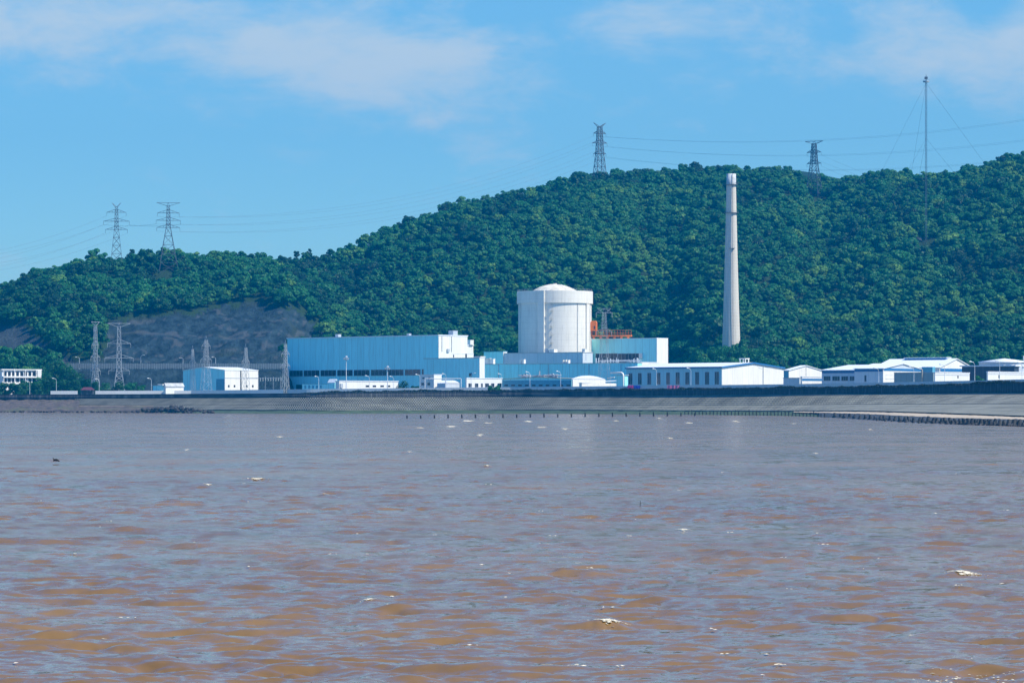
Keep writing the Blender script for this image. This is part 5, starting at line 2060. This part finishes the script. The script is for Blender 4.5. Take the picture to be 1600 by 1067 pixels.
def build_front_row():
    b = Bld('long_white_block', 'long low white block with small windows before the turbine hall', 'building', 530, 595.5, 1372, 524, 622)
    b.walls(M['plaster'])
    b.flat_roof(M['roof_white'], th=.3, over=.25)
    for x in (574, 585, 597, 607):
        b.rwin(x - 2.7, x + 2.7, 602.0, 604.6, frame=False)
    b.rbox(531, 535, 599, 606, 'frame', 'vent_box', .5)
    o = Bld('sloped_hood', 'small blue hood with slanted white top left of the long white block', 'hut', 523, 598, 1378, 512, 529)
    o.gable(M['shade_blue'], M['roof_white'], 1.6, None, 'x', .1)
    r = Bld('open_rail_shed', 'row of blue sheds low before the turbine hall left end', 'shed', 512, 600, 1390, 472, 516)
    r.walls(M['shade_blue'])
    r.flat_roof(M['teal'], th=.2, over=.1)
    for i in range(5):
        r.lbox(476 + i * 6, 478.5 + i * 6, 602, 607, 'teal', 'panel', .15)
    p = Bld('two_tone_office', 'white upper storey office block, small, right of the dark tree', 'office', 678, 585.8, 1368, 656, 690)
    p.walls(M['plaster'])
    p.flat_roof(M['roof_white'], th=.3, over=.2)
    for x in (661.5, 671):
        p.lwin(x - 1.5, x + 1.7, 589.5, 592, frame=False)
        p.lwin(x - 3, x + 1, 598, 602, bars=1, frame=False)
    p.lbox(667, 671, 592.5, 598, 'white_clad', 'duct', .8)
    q = Bld('pipe_rack_hut', 'low hut with white barrel roof right of the small office', 'hut', 697, 598.5, 1362, 683, 718)
    q.walls(M['grey_clad'])
    mb = MB()
    n = 10
    pts = [(x, q.W * i / n, q.H + 1.4 * math.sin(math.pi * i / n)) for x in (-q.L - .2, .2) for i in range(n + 1)]
    mb.poly(pts, [(i, i + 1, n + 2 + i, n + 1 + i) for i in range(n)] + [tuple(range(n + 1)), tuple(range(2 * n + 1, n, -1))])
    mb.build('barrel_roof', M['roof_white'], q.ob)
    t = thing('pipe_gate', 'white pipe gate frame in front of the blue annex', 'gate', P(692, 0, 1358).xy.to_3d() + Vector((0, 0, G0)))
    k = 1358 / F
    mb = MB()
    zt = zat(591.5, 1358) - G0
    for x in (-28, 4, 28.5):
        mb.tube([(x * k, 0, -.3), (x * k, 0, zt)], .2, 6)
    mb.tube([(-28 * k, 0, zt), (28.5 * k, 0, zt)], .2, 6)
    mb.build('pipe_frame', M['lamp_white'], t)
    w = Bld('white_office', 'white flat office with five dark windows in front of the annex', 'office', 729, 591.3, 1362, 727, 784.5)
    w.walls(M['plaster'])
    w.flat_roof(M['roof_white'], th=.35, over=.2)
    for x0, x1 in ((732, 736.8), (742.2, 747), (751.7, 754), (758, 763.5), (767.5, 772), (778, 783)):
        w.rwin(x0, x1, 599, 604.8, bars=1)
    s = Bld('tan_roof_workshop', 'blue workshop with shallow tan roof and rooftop machinery', 'workshop', 893, 592.0, 1352, 785, 903, 37)
    s.gable(M['shade_blue'], M['roof_tan'], .9, None, 'y', .4)
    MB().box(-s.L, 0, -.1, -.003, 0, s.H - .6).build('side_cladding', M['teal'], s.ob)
    for i in range(10):
        x = 791 + i * 10.8
        ww = s.lwin(x - 2.8, x + 2.8, 600.8, 603.2, frame=False)
        ww.location = (0, -.1, 0)
    mb = MB()
    qq = random.Random(9)
    for i in range(18):
        x = s.sx(qq.uniform(806, 872))
        y = qq.uniform(1, 6)
        h = qq.uniform(.8, 2.2)
        mb.box(x - .6, x + .6, y - .4, y + .4, s.H + .6, s.H + .6 + h)
        mb.tube([(x - 3, y, s.H + .8 + h * .6), (x + 3, y, s.H + .9 + h * .6)], .2, 6)
    mb.tube([(s.sx(839), 2, s.H), (s.sx(839), 2, s.H + 4)], .35, 8)
    mb.build('rooftop_machinery', M['roof_grey'], s.ob)
    a = Bld('arched_store', 'white store with arched roof under the thin lattice tower', 'store', 895, 592.0, 1345, 893.5, 946)
    a.walls(M['white_clad'])
    mb = MB()
    n = 14
    pts = [(x, a.W * i / n, a.H + 1.7 * math.sin(math.pi * (i / n) ** .9)) for x in (-a.L - .4, .15) for i in range(n + 1)]
    mb.poly(pts, [(i, i + 1, n + 2 + i, n + 1 + i) for i in range(n)] + [tuple(range(n + 1)), tuple(range(2 * n + 1, n, -1))])
    mb.build('arched_roof', M['roof_white'], a.ob)
    e = Bld('low_white_canopy', 'very low long white canopy right of the arched store', 'canopy', 909, 598.5, 1335, 905, 964)
    e.walls(M['white_clad'])
    MB().poly([(-e.L - .2, -.2, e.H + .003), (.3, -.2, e.H + .003), (.3, e.W, e.H + 1.2), (-e.L - .2, e.W, e.H + 1.2), (-e.L - .2, -.2, e.H + .25), (.3, -.2, e.H + .25),
               (.3, e.W, e.H + 1.45), (-e.L - .2, e.W, e.H + 1.45)],
              [(0, 3, 2, 1), (4, 5, 6, 7), (0, 1, 5, 4), (1, 2, 6, 5), (2, 3, 7, 6), (3, 0, 4, 7)]).build('sloped_roof', M['roof_white'], e.ob)


build_front_row()


# ------------------------------------------------------------------ walls, lamps, banners, substation
def ribbon(name, pts, z0s, z1s, th, mat):
    """a wall of real thickness following a plan line"""
    n = len(pts)
    V = []
    for (dz, off) in ((0, 0), (1, 0), (1, th), (0, th)):
        for i, p in enumerate(pts):
            V.append((p[0], p[1] + off, z1s[i] if dz else z0s[i]))
    Fc = [(q * n + k, q * n + k + 1, ((q + 1) % 4) * n + k + 1, ((q + 1) % 4) * n + k) for q in range(4) for k in range(n - 1)]
    me = bpy.data.meshes.new(name)
    me.from_pydata(V, [], Fc + [(0, n, 2 * n, 3 * n), (n - 1, 4 * n - 1, 3 * n - 1, 2 * n - 1)])
    me.materials.append(mat)
    return me


PWX = [60, 300, 480, 640, 800, 1000, 1200, 1320, 1400, 1500, 1600, 1750]
PWY = [1404, 1404, 1362, 1352, 1345, 1310, 1250, 1170, 1110, 1060, 995, 900]
PWT = [610.6, 610.2, 608, 606.2, 604.8, 602.8, 600.6, 598.6, 597.0, 595.0, 592.5, 588]


def build_walls_and_lamps():
    def seg(p0, p1, mat, label):
        ps = np.arange(p0, p1 + .1, 6.0)
        Y = np.interp(ps, PWX, PWY)
        pts = np.stack([(ps - 800) / F * Y, Y], -1)
        zt = zat(np.interp(ps, PWX, PWT), Y)
        o = link('perimeter_wall', ribbon('perimeter_wall', pts, np.full(len(ps), G0 - .4), zt, .4, mat))
        tag(o, label, 'wall')
        return o
    seg(79, 126, M['plaster'], 'short white wall left of the maroon roofed pavilion')
    seg(149, 448, M['plaster'], 'white wall from the pavilion to the turbine hall')
    seg(449, 1740, M['pale_wall'], 'long pale wall behind the hedge from the turbine hall to the right edge')
    # grey retaining fence in front of the quarry
    ps = np.arange(104, 447, 2.7)
    Y = 1503.0
    t = thing('retaining_fence', 'long grey panel fence along the ledge below the quarry', 'fence', (0, Y, 0))
    mb, pb = MB(), MB()
    for a, c in zip(ps[:-1], ps[1:]):
        x0, x1 = (a - 800) / F * Y, (c - 800) / F * Y
        mb.box(x0, x1 - .12, -.05, .05, zat(575.3, Y), zat(568, Y))
        pb.box(x1 - .14, x1 + .02, -.12, .12, zat(576.5, Y), zat(567.6, Y))
    mb.build('panel', mat_plain('fence_sheet', (.14, .175, .185), .7, .2, .6), t)
    pb.build('post', M['steel'], t)
    # street lamps
    g = 'street lamps along the shore road'
    lab = 'slim pale street lamp with curved arm behind the sea wall'
    t = thing('street_lamp', lab, 'street lamp', (0, 0, 0), 0, g)
    MB().tube([(0, 0, 0), (0, 0, 7.2)], [.14, .08], 7).build('pole', M['lamp_white'], t)
    mb = MB()
    mb.tube([(0, 0, 7.15), (-.15, 0, 7.6), (-.6, 0, 7.95), (-1.6, 0, 8.1)], .07, 6)
    mb.build('arm', M['lamp_white'], t)
    mb = MB()
    mb.smooth = True
    mb.tube([(-1.4, 0, 8.08), (-1.7, 0, 8.1), (-2.3, 0, 8.12), (-2.5, 0, 8.1)], [.08, .17, .15, .05], 8)
    mb.build('lamp_head', M['lamp_white'], t)
    L = [(46.5, 595, 616), (88, 591, 612), (155, 592, 612), (236.5, 591, 611), (498, 588, 607), (577, 587, 606), (615, 588, 606), (656, 585, 606), (697, 584, 606),
         (736, 583, 605), (784, 584, 605), (828, 581, 604), (876, 580, 604), (1026, 576, 603), (1079.5, 575, 602), (1192, 575, 602), (1373, 575, 600), (1428, 573, 599),
         (1476, 569, 598), (1523, 565, 596), (1562, 563, 595), (1597, 566, 594), (286, 559, 576), (337, 558, 576), (220, 555, 572), (124, 558, 574)]
    left = ('at the far left, before the villa', 'left of the clump by the pavilion')
    for i, (px, y0, y1) in enumerate(L):
        Y = float(np.interp(px, PWX, PWY)) + 6
        if y1 < 590 and px < 400:
            Y = 1508
        gz = float(terr(P(px, 0, Y).x, Y)) - 0.1
        H = zat(y0, Y) - gz
        s = H / 8.1
        loc = (P(px, 0, Y).x, Y, gz)
        rz = math.radians(R.choice((20, 35, 160, 30)))
        if i == 0:
            t.location = loc
            t.rotation_euler = (0, 0, rz)
            t.scale = (.95, .95, s)
            o = t
        else:
            o = dup(t, loc, rz, (.95, .95, s))
        if y1 < 590 and px < 400:
            o['label'] = 'slim street lamp on the fenced ledge below the quarry'
            o['group'] = 'street lamps on the quarry ledge'
    # floodlight masts
    for px, y0, lb in ((541, 556, 'tall floodlight mast with round lamp cluster before the turbine hall'), (605.5, 571.5, 'shorter floodlight mast before the turbine hall window band')):
        Y = 1366
        H = zat(y0, Y) - G0
        t = thing('floodlight_mast', lb, 'floodlight', (P(px, 0, Y).x, Y, G0))
        MB().tube([(0, 0, 0), (0, 0, H - .4)], [.28, .13], 8).build('pole', M['lamp_white'], t)
        mb = MB()
        mb.lathe([(0, H - 1.9), (1.0, H - 1.9), (1.0, H - 1.6), (0, H - 1.6)], 12)
        mb.lathe([(0, H - .7), (.75, H - .6), (.5, H - .1), (0, H)], 12)
        for i in range(8):
            a = i * math.pi / 4
            mb.box(1.1 * math.cos(a) - .25, 1.1 * math.cos(a) + .25, 1.1 * math.sin(a) - .25, 1.1 * math.sin(a) + .25, H - 1.55, H - 1.0)
        mb.build('lamp_cluster', M['frame'], t)
    # cloth banners on the pale wall
    for px0, px1, m, lb in ((980.3, 990, 'magenta', 'magenta banner on the pale wall before the gable hall'), (990.6, 1000, 'blue_cloth', 'deep blue banner beside the magenta one on the wall'),
                            (1042.5, 1063.5, 'pink', 'long faded pink banner on the pale wall under the gable hall windows')):
        Y = float(np.interp((px0 + px1) / 2, PWX, PWY)) - 1.2
        x0, x1 = P(px0, 0, Y).x, P(px1, 0, Y).x
        zt, zb = zat(602.0, Y), zat(607.2, Y)
        n = 12
        mb = MB()
        pts = [(x0 + (x1 - x0) * i / n, Y + .12 * math.sin(i * 1.9) + (x1 - x0) * (i / n) * -.28, z) for z in (zb, zt) for i in range(n + 1)]
        o = Vector(pts[0])
        mb.poly([Vector(p) - o for p in pts], [(i, i + 1, n + 2 + i, n + 1 + i) for i in range(n)])
        b = mb.build('cloth_banner', M[m], None, o, lb, 'banner')
        md = b.modifiers.new('thick', 'SOLIDIFY')
        md.thickness = .03
    # switchyard steelwork
    Y = 1420
    k = Y / F
    t = thing('substation_gantry', 'thin steel busbar gantry between the switchgear hall and the turbine hall', 'gantry', (P(404, 0, Y).x, Y, G0), -math.radians(12))
    mb = MB()
    for x in (0, 11, 24, 36):
        mb.tube([(x * k, 0, 0), (x * k, 0, zat(588 if x else 582, Y) - G0)], .1, 5)
        for z in (3.5, 6.0):
            mb.tube([(x * k - .8, 0, z), (x * k + .8, 0, z)], .07, 4)
    mb.tube([(-20 * k, 0, zat(590.5, Y) - G0), (42 * k, 0, zat(590.5, Y) - G0)], .09, 5)
    mb.build('steel_frame', M['steel'], t)
    for i in range(9):
        x = (3 + i * 4.2) * k
        insulator_mb(x, zat(590.5, Y) - G0, 1.6, .22).build('insulator', M['lamp_white'], t)
    for i, px in enumerate((408, 416, 424, 434, 441)):
        o = thing('transformer', 'blue grey transformer unit, one of a row between the two halls', 'transformer', (P(px, 0, 1414).x, 1414, G0), -.6, 'transformers in the switchyard')
        MB().box(-.9, .9, -.7, .7, 0, 2.3).box(-1.2, -.95, -.6, .6, .4, 2.0).box(.95, 1.2, -.6, .6, .4, 2.0).build('tank', M['shade_blue'], o)
        mb = MB()
        for u in (-.5, 0, .5):
            mb.lathe([(.08, 2.3), (.2, 2.5), (.08, 2.7), (.18, 2.9), (.06, 3.3)], 8, u, 0)
        mb.build('bushing', M['maroon'], o)


build_walls_and_lamps()


# ------------------------------------------------------------------ posts, blocks, boulders
def build_shore_objects():
    g = 'row of mooring posts standing in the shallow water'
    mb = MB()
    mb.tube([(0, 0, -1.5), (0.02, 0, .6), (0, 0, 1.5)], [.26, .24, .2], 8)
    mb.lathe([(0, 1.62), (.26, 1.56), (.26, 1.46), (0, 1.46)], 8)
    xs = [636 + i * 21.4 for i in range(22)]
    first = None
    for i, px in enumerate(xs):
        py = float(np.interp(px, [636, 760, 913, 1000, 1085], [653.6, 653, 651.4, 650.6, 649.8]))
        Y = F * CZ / (py - HZ)
        h = float(np.interp(px, [636, 760, 913, 1085], [5.2, 6.2, 6.8, 6.2])) * Y / F / 1.6 * R.uniform(.85, 1.12)
        loc = (P(px, 0, Y).x, Y, -.1)
        if first is None:
            first = o = mb.build('mooring_post', M['post'], None, loc, 'short dark post, one of an even row standing in the water', 'post', g)
        else:
            o = first.copy()
            COL.objects.link(o)
            o.location = loc
        o.scale = (1.15, 1.15, h)
        o.rotation_euler = (R.uniform(-.04, .04), R.uniform(-.04, .04), 0)
    # stakes along the mud in front of the lower slope, farther right
    g2 = 'stakes along the muddy toe of the revetment'
    for i in range(40):
        px = 1070 + i * 5.6
        Y = float(st(px, YL)) + R.uniform(4, 9)
        o = first.copy()
        COL.objects.link(o)
        o.location = (P(px, 0, Y).x, Y, .1)
        o.scale = (.8, .8, R.uniform(.7, 1.3))
        o.rotation_euler = (R.uniform(-.06, .06), R.uniform(-.06, .06), 0)
        tag(o, 'thin dark stake at the muddy toe of the revetment', 'stake', g2)
    # lone stick and a floating bird-like bit of flotsam
    Y = F * CZ / (790 - HZ)
    MB().tube([(0, 0, -.6), (.01, 0, .12), (.03, 0, .30)], [.02, .016, .008], 6).build('floating_stick', M['post'], None, (P(1000, 0, Y).x, Y, 0), 'thin dark stick poking out of the open water', 'stick')
    Y = F * CZ / (724 - HZ)
    mb = MB()
    mb.smooth = True
    mb.tube([(-.32, 0, .12), (-.2, 0, .2), (0, 0, .22), (.16, 0, .18), (.3, 0, .08)], [.03, .1, .13, .1, .03], 8)
    mb.tube([(-.2, 0, .22), (-.27, 0, .36), (-.36, 0, .38)], [.05, .04, .02], 6)
    mb.build('floating_driftwood', M['post'], None, (P(88, 0, Y).x, Y, .12), 'small dark piece of driftwood on the water at left', 'driftwood')
    # dark armour blocks of the breakwater
    bm = MB()
    bm.lathe([(.50, -.6), (.46, .1), (.34, .75), (.26, 1.15), (.0, 1.2)], 8)
    for a in range(3):
        t = a * 2.094 + .5
        bm.tube([(.1 * math.cos(t), .1 * math.sin(t), .25), (.72 * math.cos(t), .72 * math.sin(t), -.2)], [.30, .17], 6)
    me = None
    g3 = 'armour blocks along the breakwater edge'
    q = random.Random(8)
    cnt = 0
    for row, t in enumerate((.90, .62)):
        p = {0: 1372, 1: 1305}[row]
        while p < 1640:
            yl, ya = float(st(p, YL)), float(st(p, YA))
            Y = ya + (yl - ya) * t
            kk = Y / F
            z = (float(st(p, ZA)) * (1 - t)) * .75 - .05
            x = P(p, 0, Y).x
            loc = (x + q.uniform(-.15, .15), Y + q.uniform(-.5, .5), z + q.uniform(-.1, .12))
            if row == 0 and p < 1470:
                loc = (loc[0], loc[1], loc[2] - .45)
            if me is None:
                o = bm.build('armour_block', M['block'], None, loc, 'dark tapered concrete armour block, one of many edging the breakwater', 'armour block', g3)
                me = o
            else:
                o = me.copy()
                COL.objects.link(o)
                o.location = loc
            s = q.uniform(.85, 1.25)
            o.scale = (s * 1.15, s * 1.15, s * q.uniform(.7, 1.05))
            o.rotation_euler = (q.uniform(-.25, .25), q.uniform(-.25, .25), q.uniform(0, 6.28))
            cnt += 1
            p += q.uniform(.85, 1.25) * (6.4 if row == 0 else 6.8 if p > 1400 else 7.2) * (1.7 if row == 0 and p < 1470 else 1)
    # boulder spit at left
    g4 = 'dark boulders of the rocky spit'
    bms = []
    for k in range(5):
        qq = np.random.default_rng(60 + k)
        n1, n2 = 9, 14
        V, Fc = [], []
        for i in range(n1 + 1):
            for j in range(n2):
                th, ph = math.pi * i / n1, 2 * math.pi * j / n2
                d = np.array([math.sin(th) * math.cos(ph), math.sin(th) * math.sin(ph), math.cos(th)])
                rr = 1 + 0.45 * float(fbm(np.array([d[0] * 1.6 + k * 7 + d[2]]), np.array([d[1] * 1.6 - d[2] * 1.3]), 70 + k, 3)[0]) * 1.8
                V.append(d * rr * np.array([1.25, .9, .75]))
        for i in range(n1):
            for j in range(n2):
                Fc.append((i * n2 + j, (i + 1) * n2 + j, (i + 1) * n2 + (j + 1) % n2, i * n2 + (j + 1) % n2))
        bms.append(np_mesh('boulder', np.array(V), np.array(Fc), M['boulder']))
    for i in range(130):
        px = q.triangular(196, 345, 262)
        hgt = max(0, 1 - ((px - 268) / 70) ** 2)
        Y = float(st(px, YL)) + q.uniform(-4, 14)
        o = bpy.data.objects.new('boulder', bms[i % 5])
        COL.objects.link(o)
        s = q.uniform(.45, 1.25)
        o.scale = (s, s, s)
        o.rotation_euler = (q.uniform(-.4, .4), q.uniform(-.4, .4), q.uniform(0, 6.28))
        o.location = (P(px, 0, Y).x, Y, q.uniform(-.1, .3) + hgt * q.uniform(.3, 2.6))
        tag(o, 'dark rough boulder piled on the rocky spit at the left shore', 'boulder', g4)
    for i in range(110):
        px = q.uniform(-10, 200)
        Y = float(st(px, YL)) + q.uniform(-2, 7)
        o = bpy.data.objects.new('shore_rock', bms[i % 5])
        COL.objects.link(o)
        s = q.uniform(.35, .8)
        o.scale = (s, s, s * .9)
        o.rotation_euler = (q.uniform(-.4, .4), q.uniform(-.4, .4), q.uniform(0, 6.28))
        o.location = (P(px, 0, Y).x, Y, q.uniform(-.1, .6))
        tag(o, 'small dark rock at the waterline below the earth bank', 'rock', 'small rocks along the left waterline')


build_shore_objects()


# ------------------------------------------------------------------ air
def build_haze():
    m = bpy.data.materials.new('haze')
    m.use_nodes = True
    g = NG(m.node_tree)
    v = g.n('ShaderNodeVolumePrincipled')
    v.inputs['Color'].default_value = HAZE_COLOR
    v.inputs['Density'].default_value = HAZE_DENSITY
    v.inputs['Anisotropy'].default_value = 0.0
    out = g.n('ShaderNodeOutputMaterial')
    g.link(v.outputs[0], out.inputs['Volume'])
    o = MB().box(-2450, 2450, -1050, 3450, -8, 330).build('haze', m)
    o['kind'] = 'stuff'


build_haze()
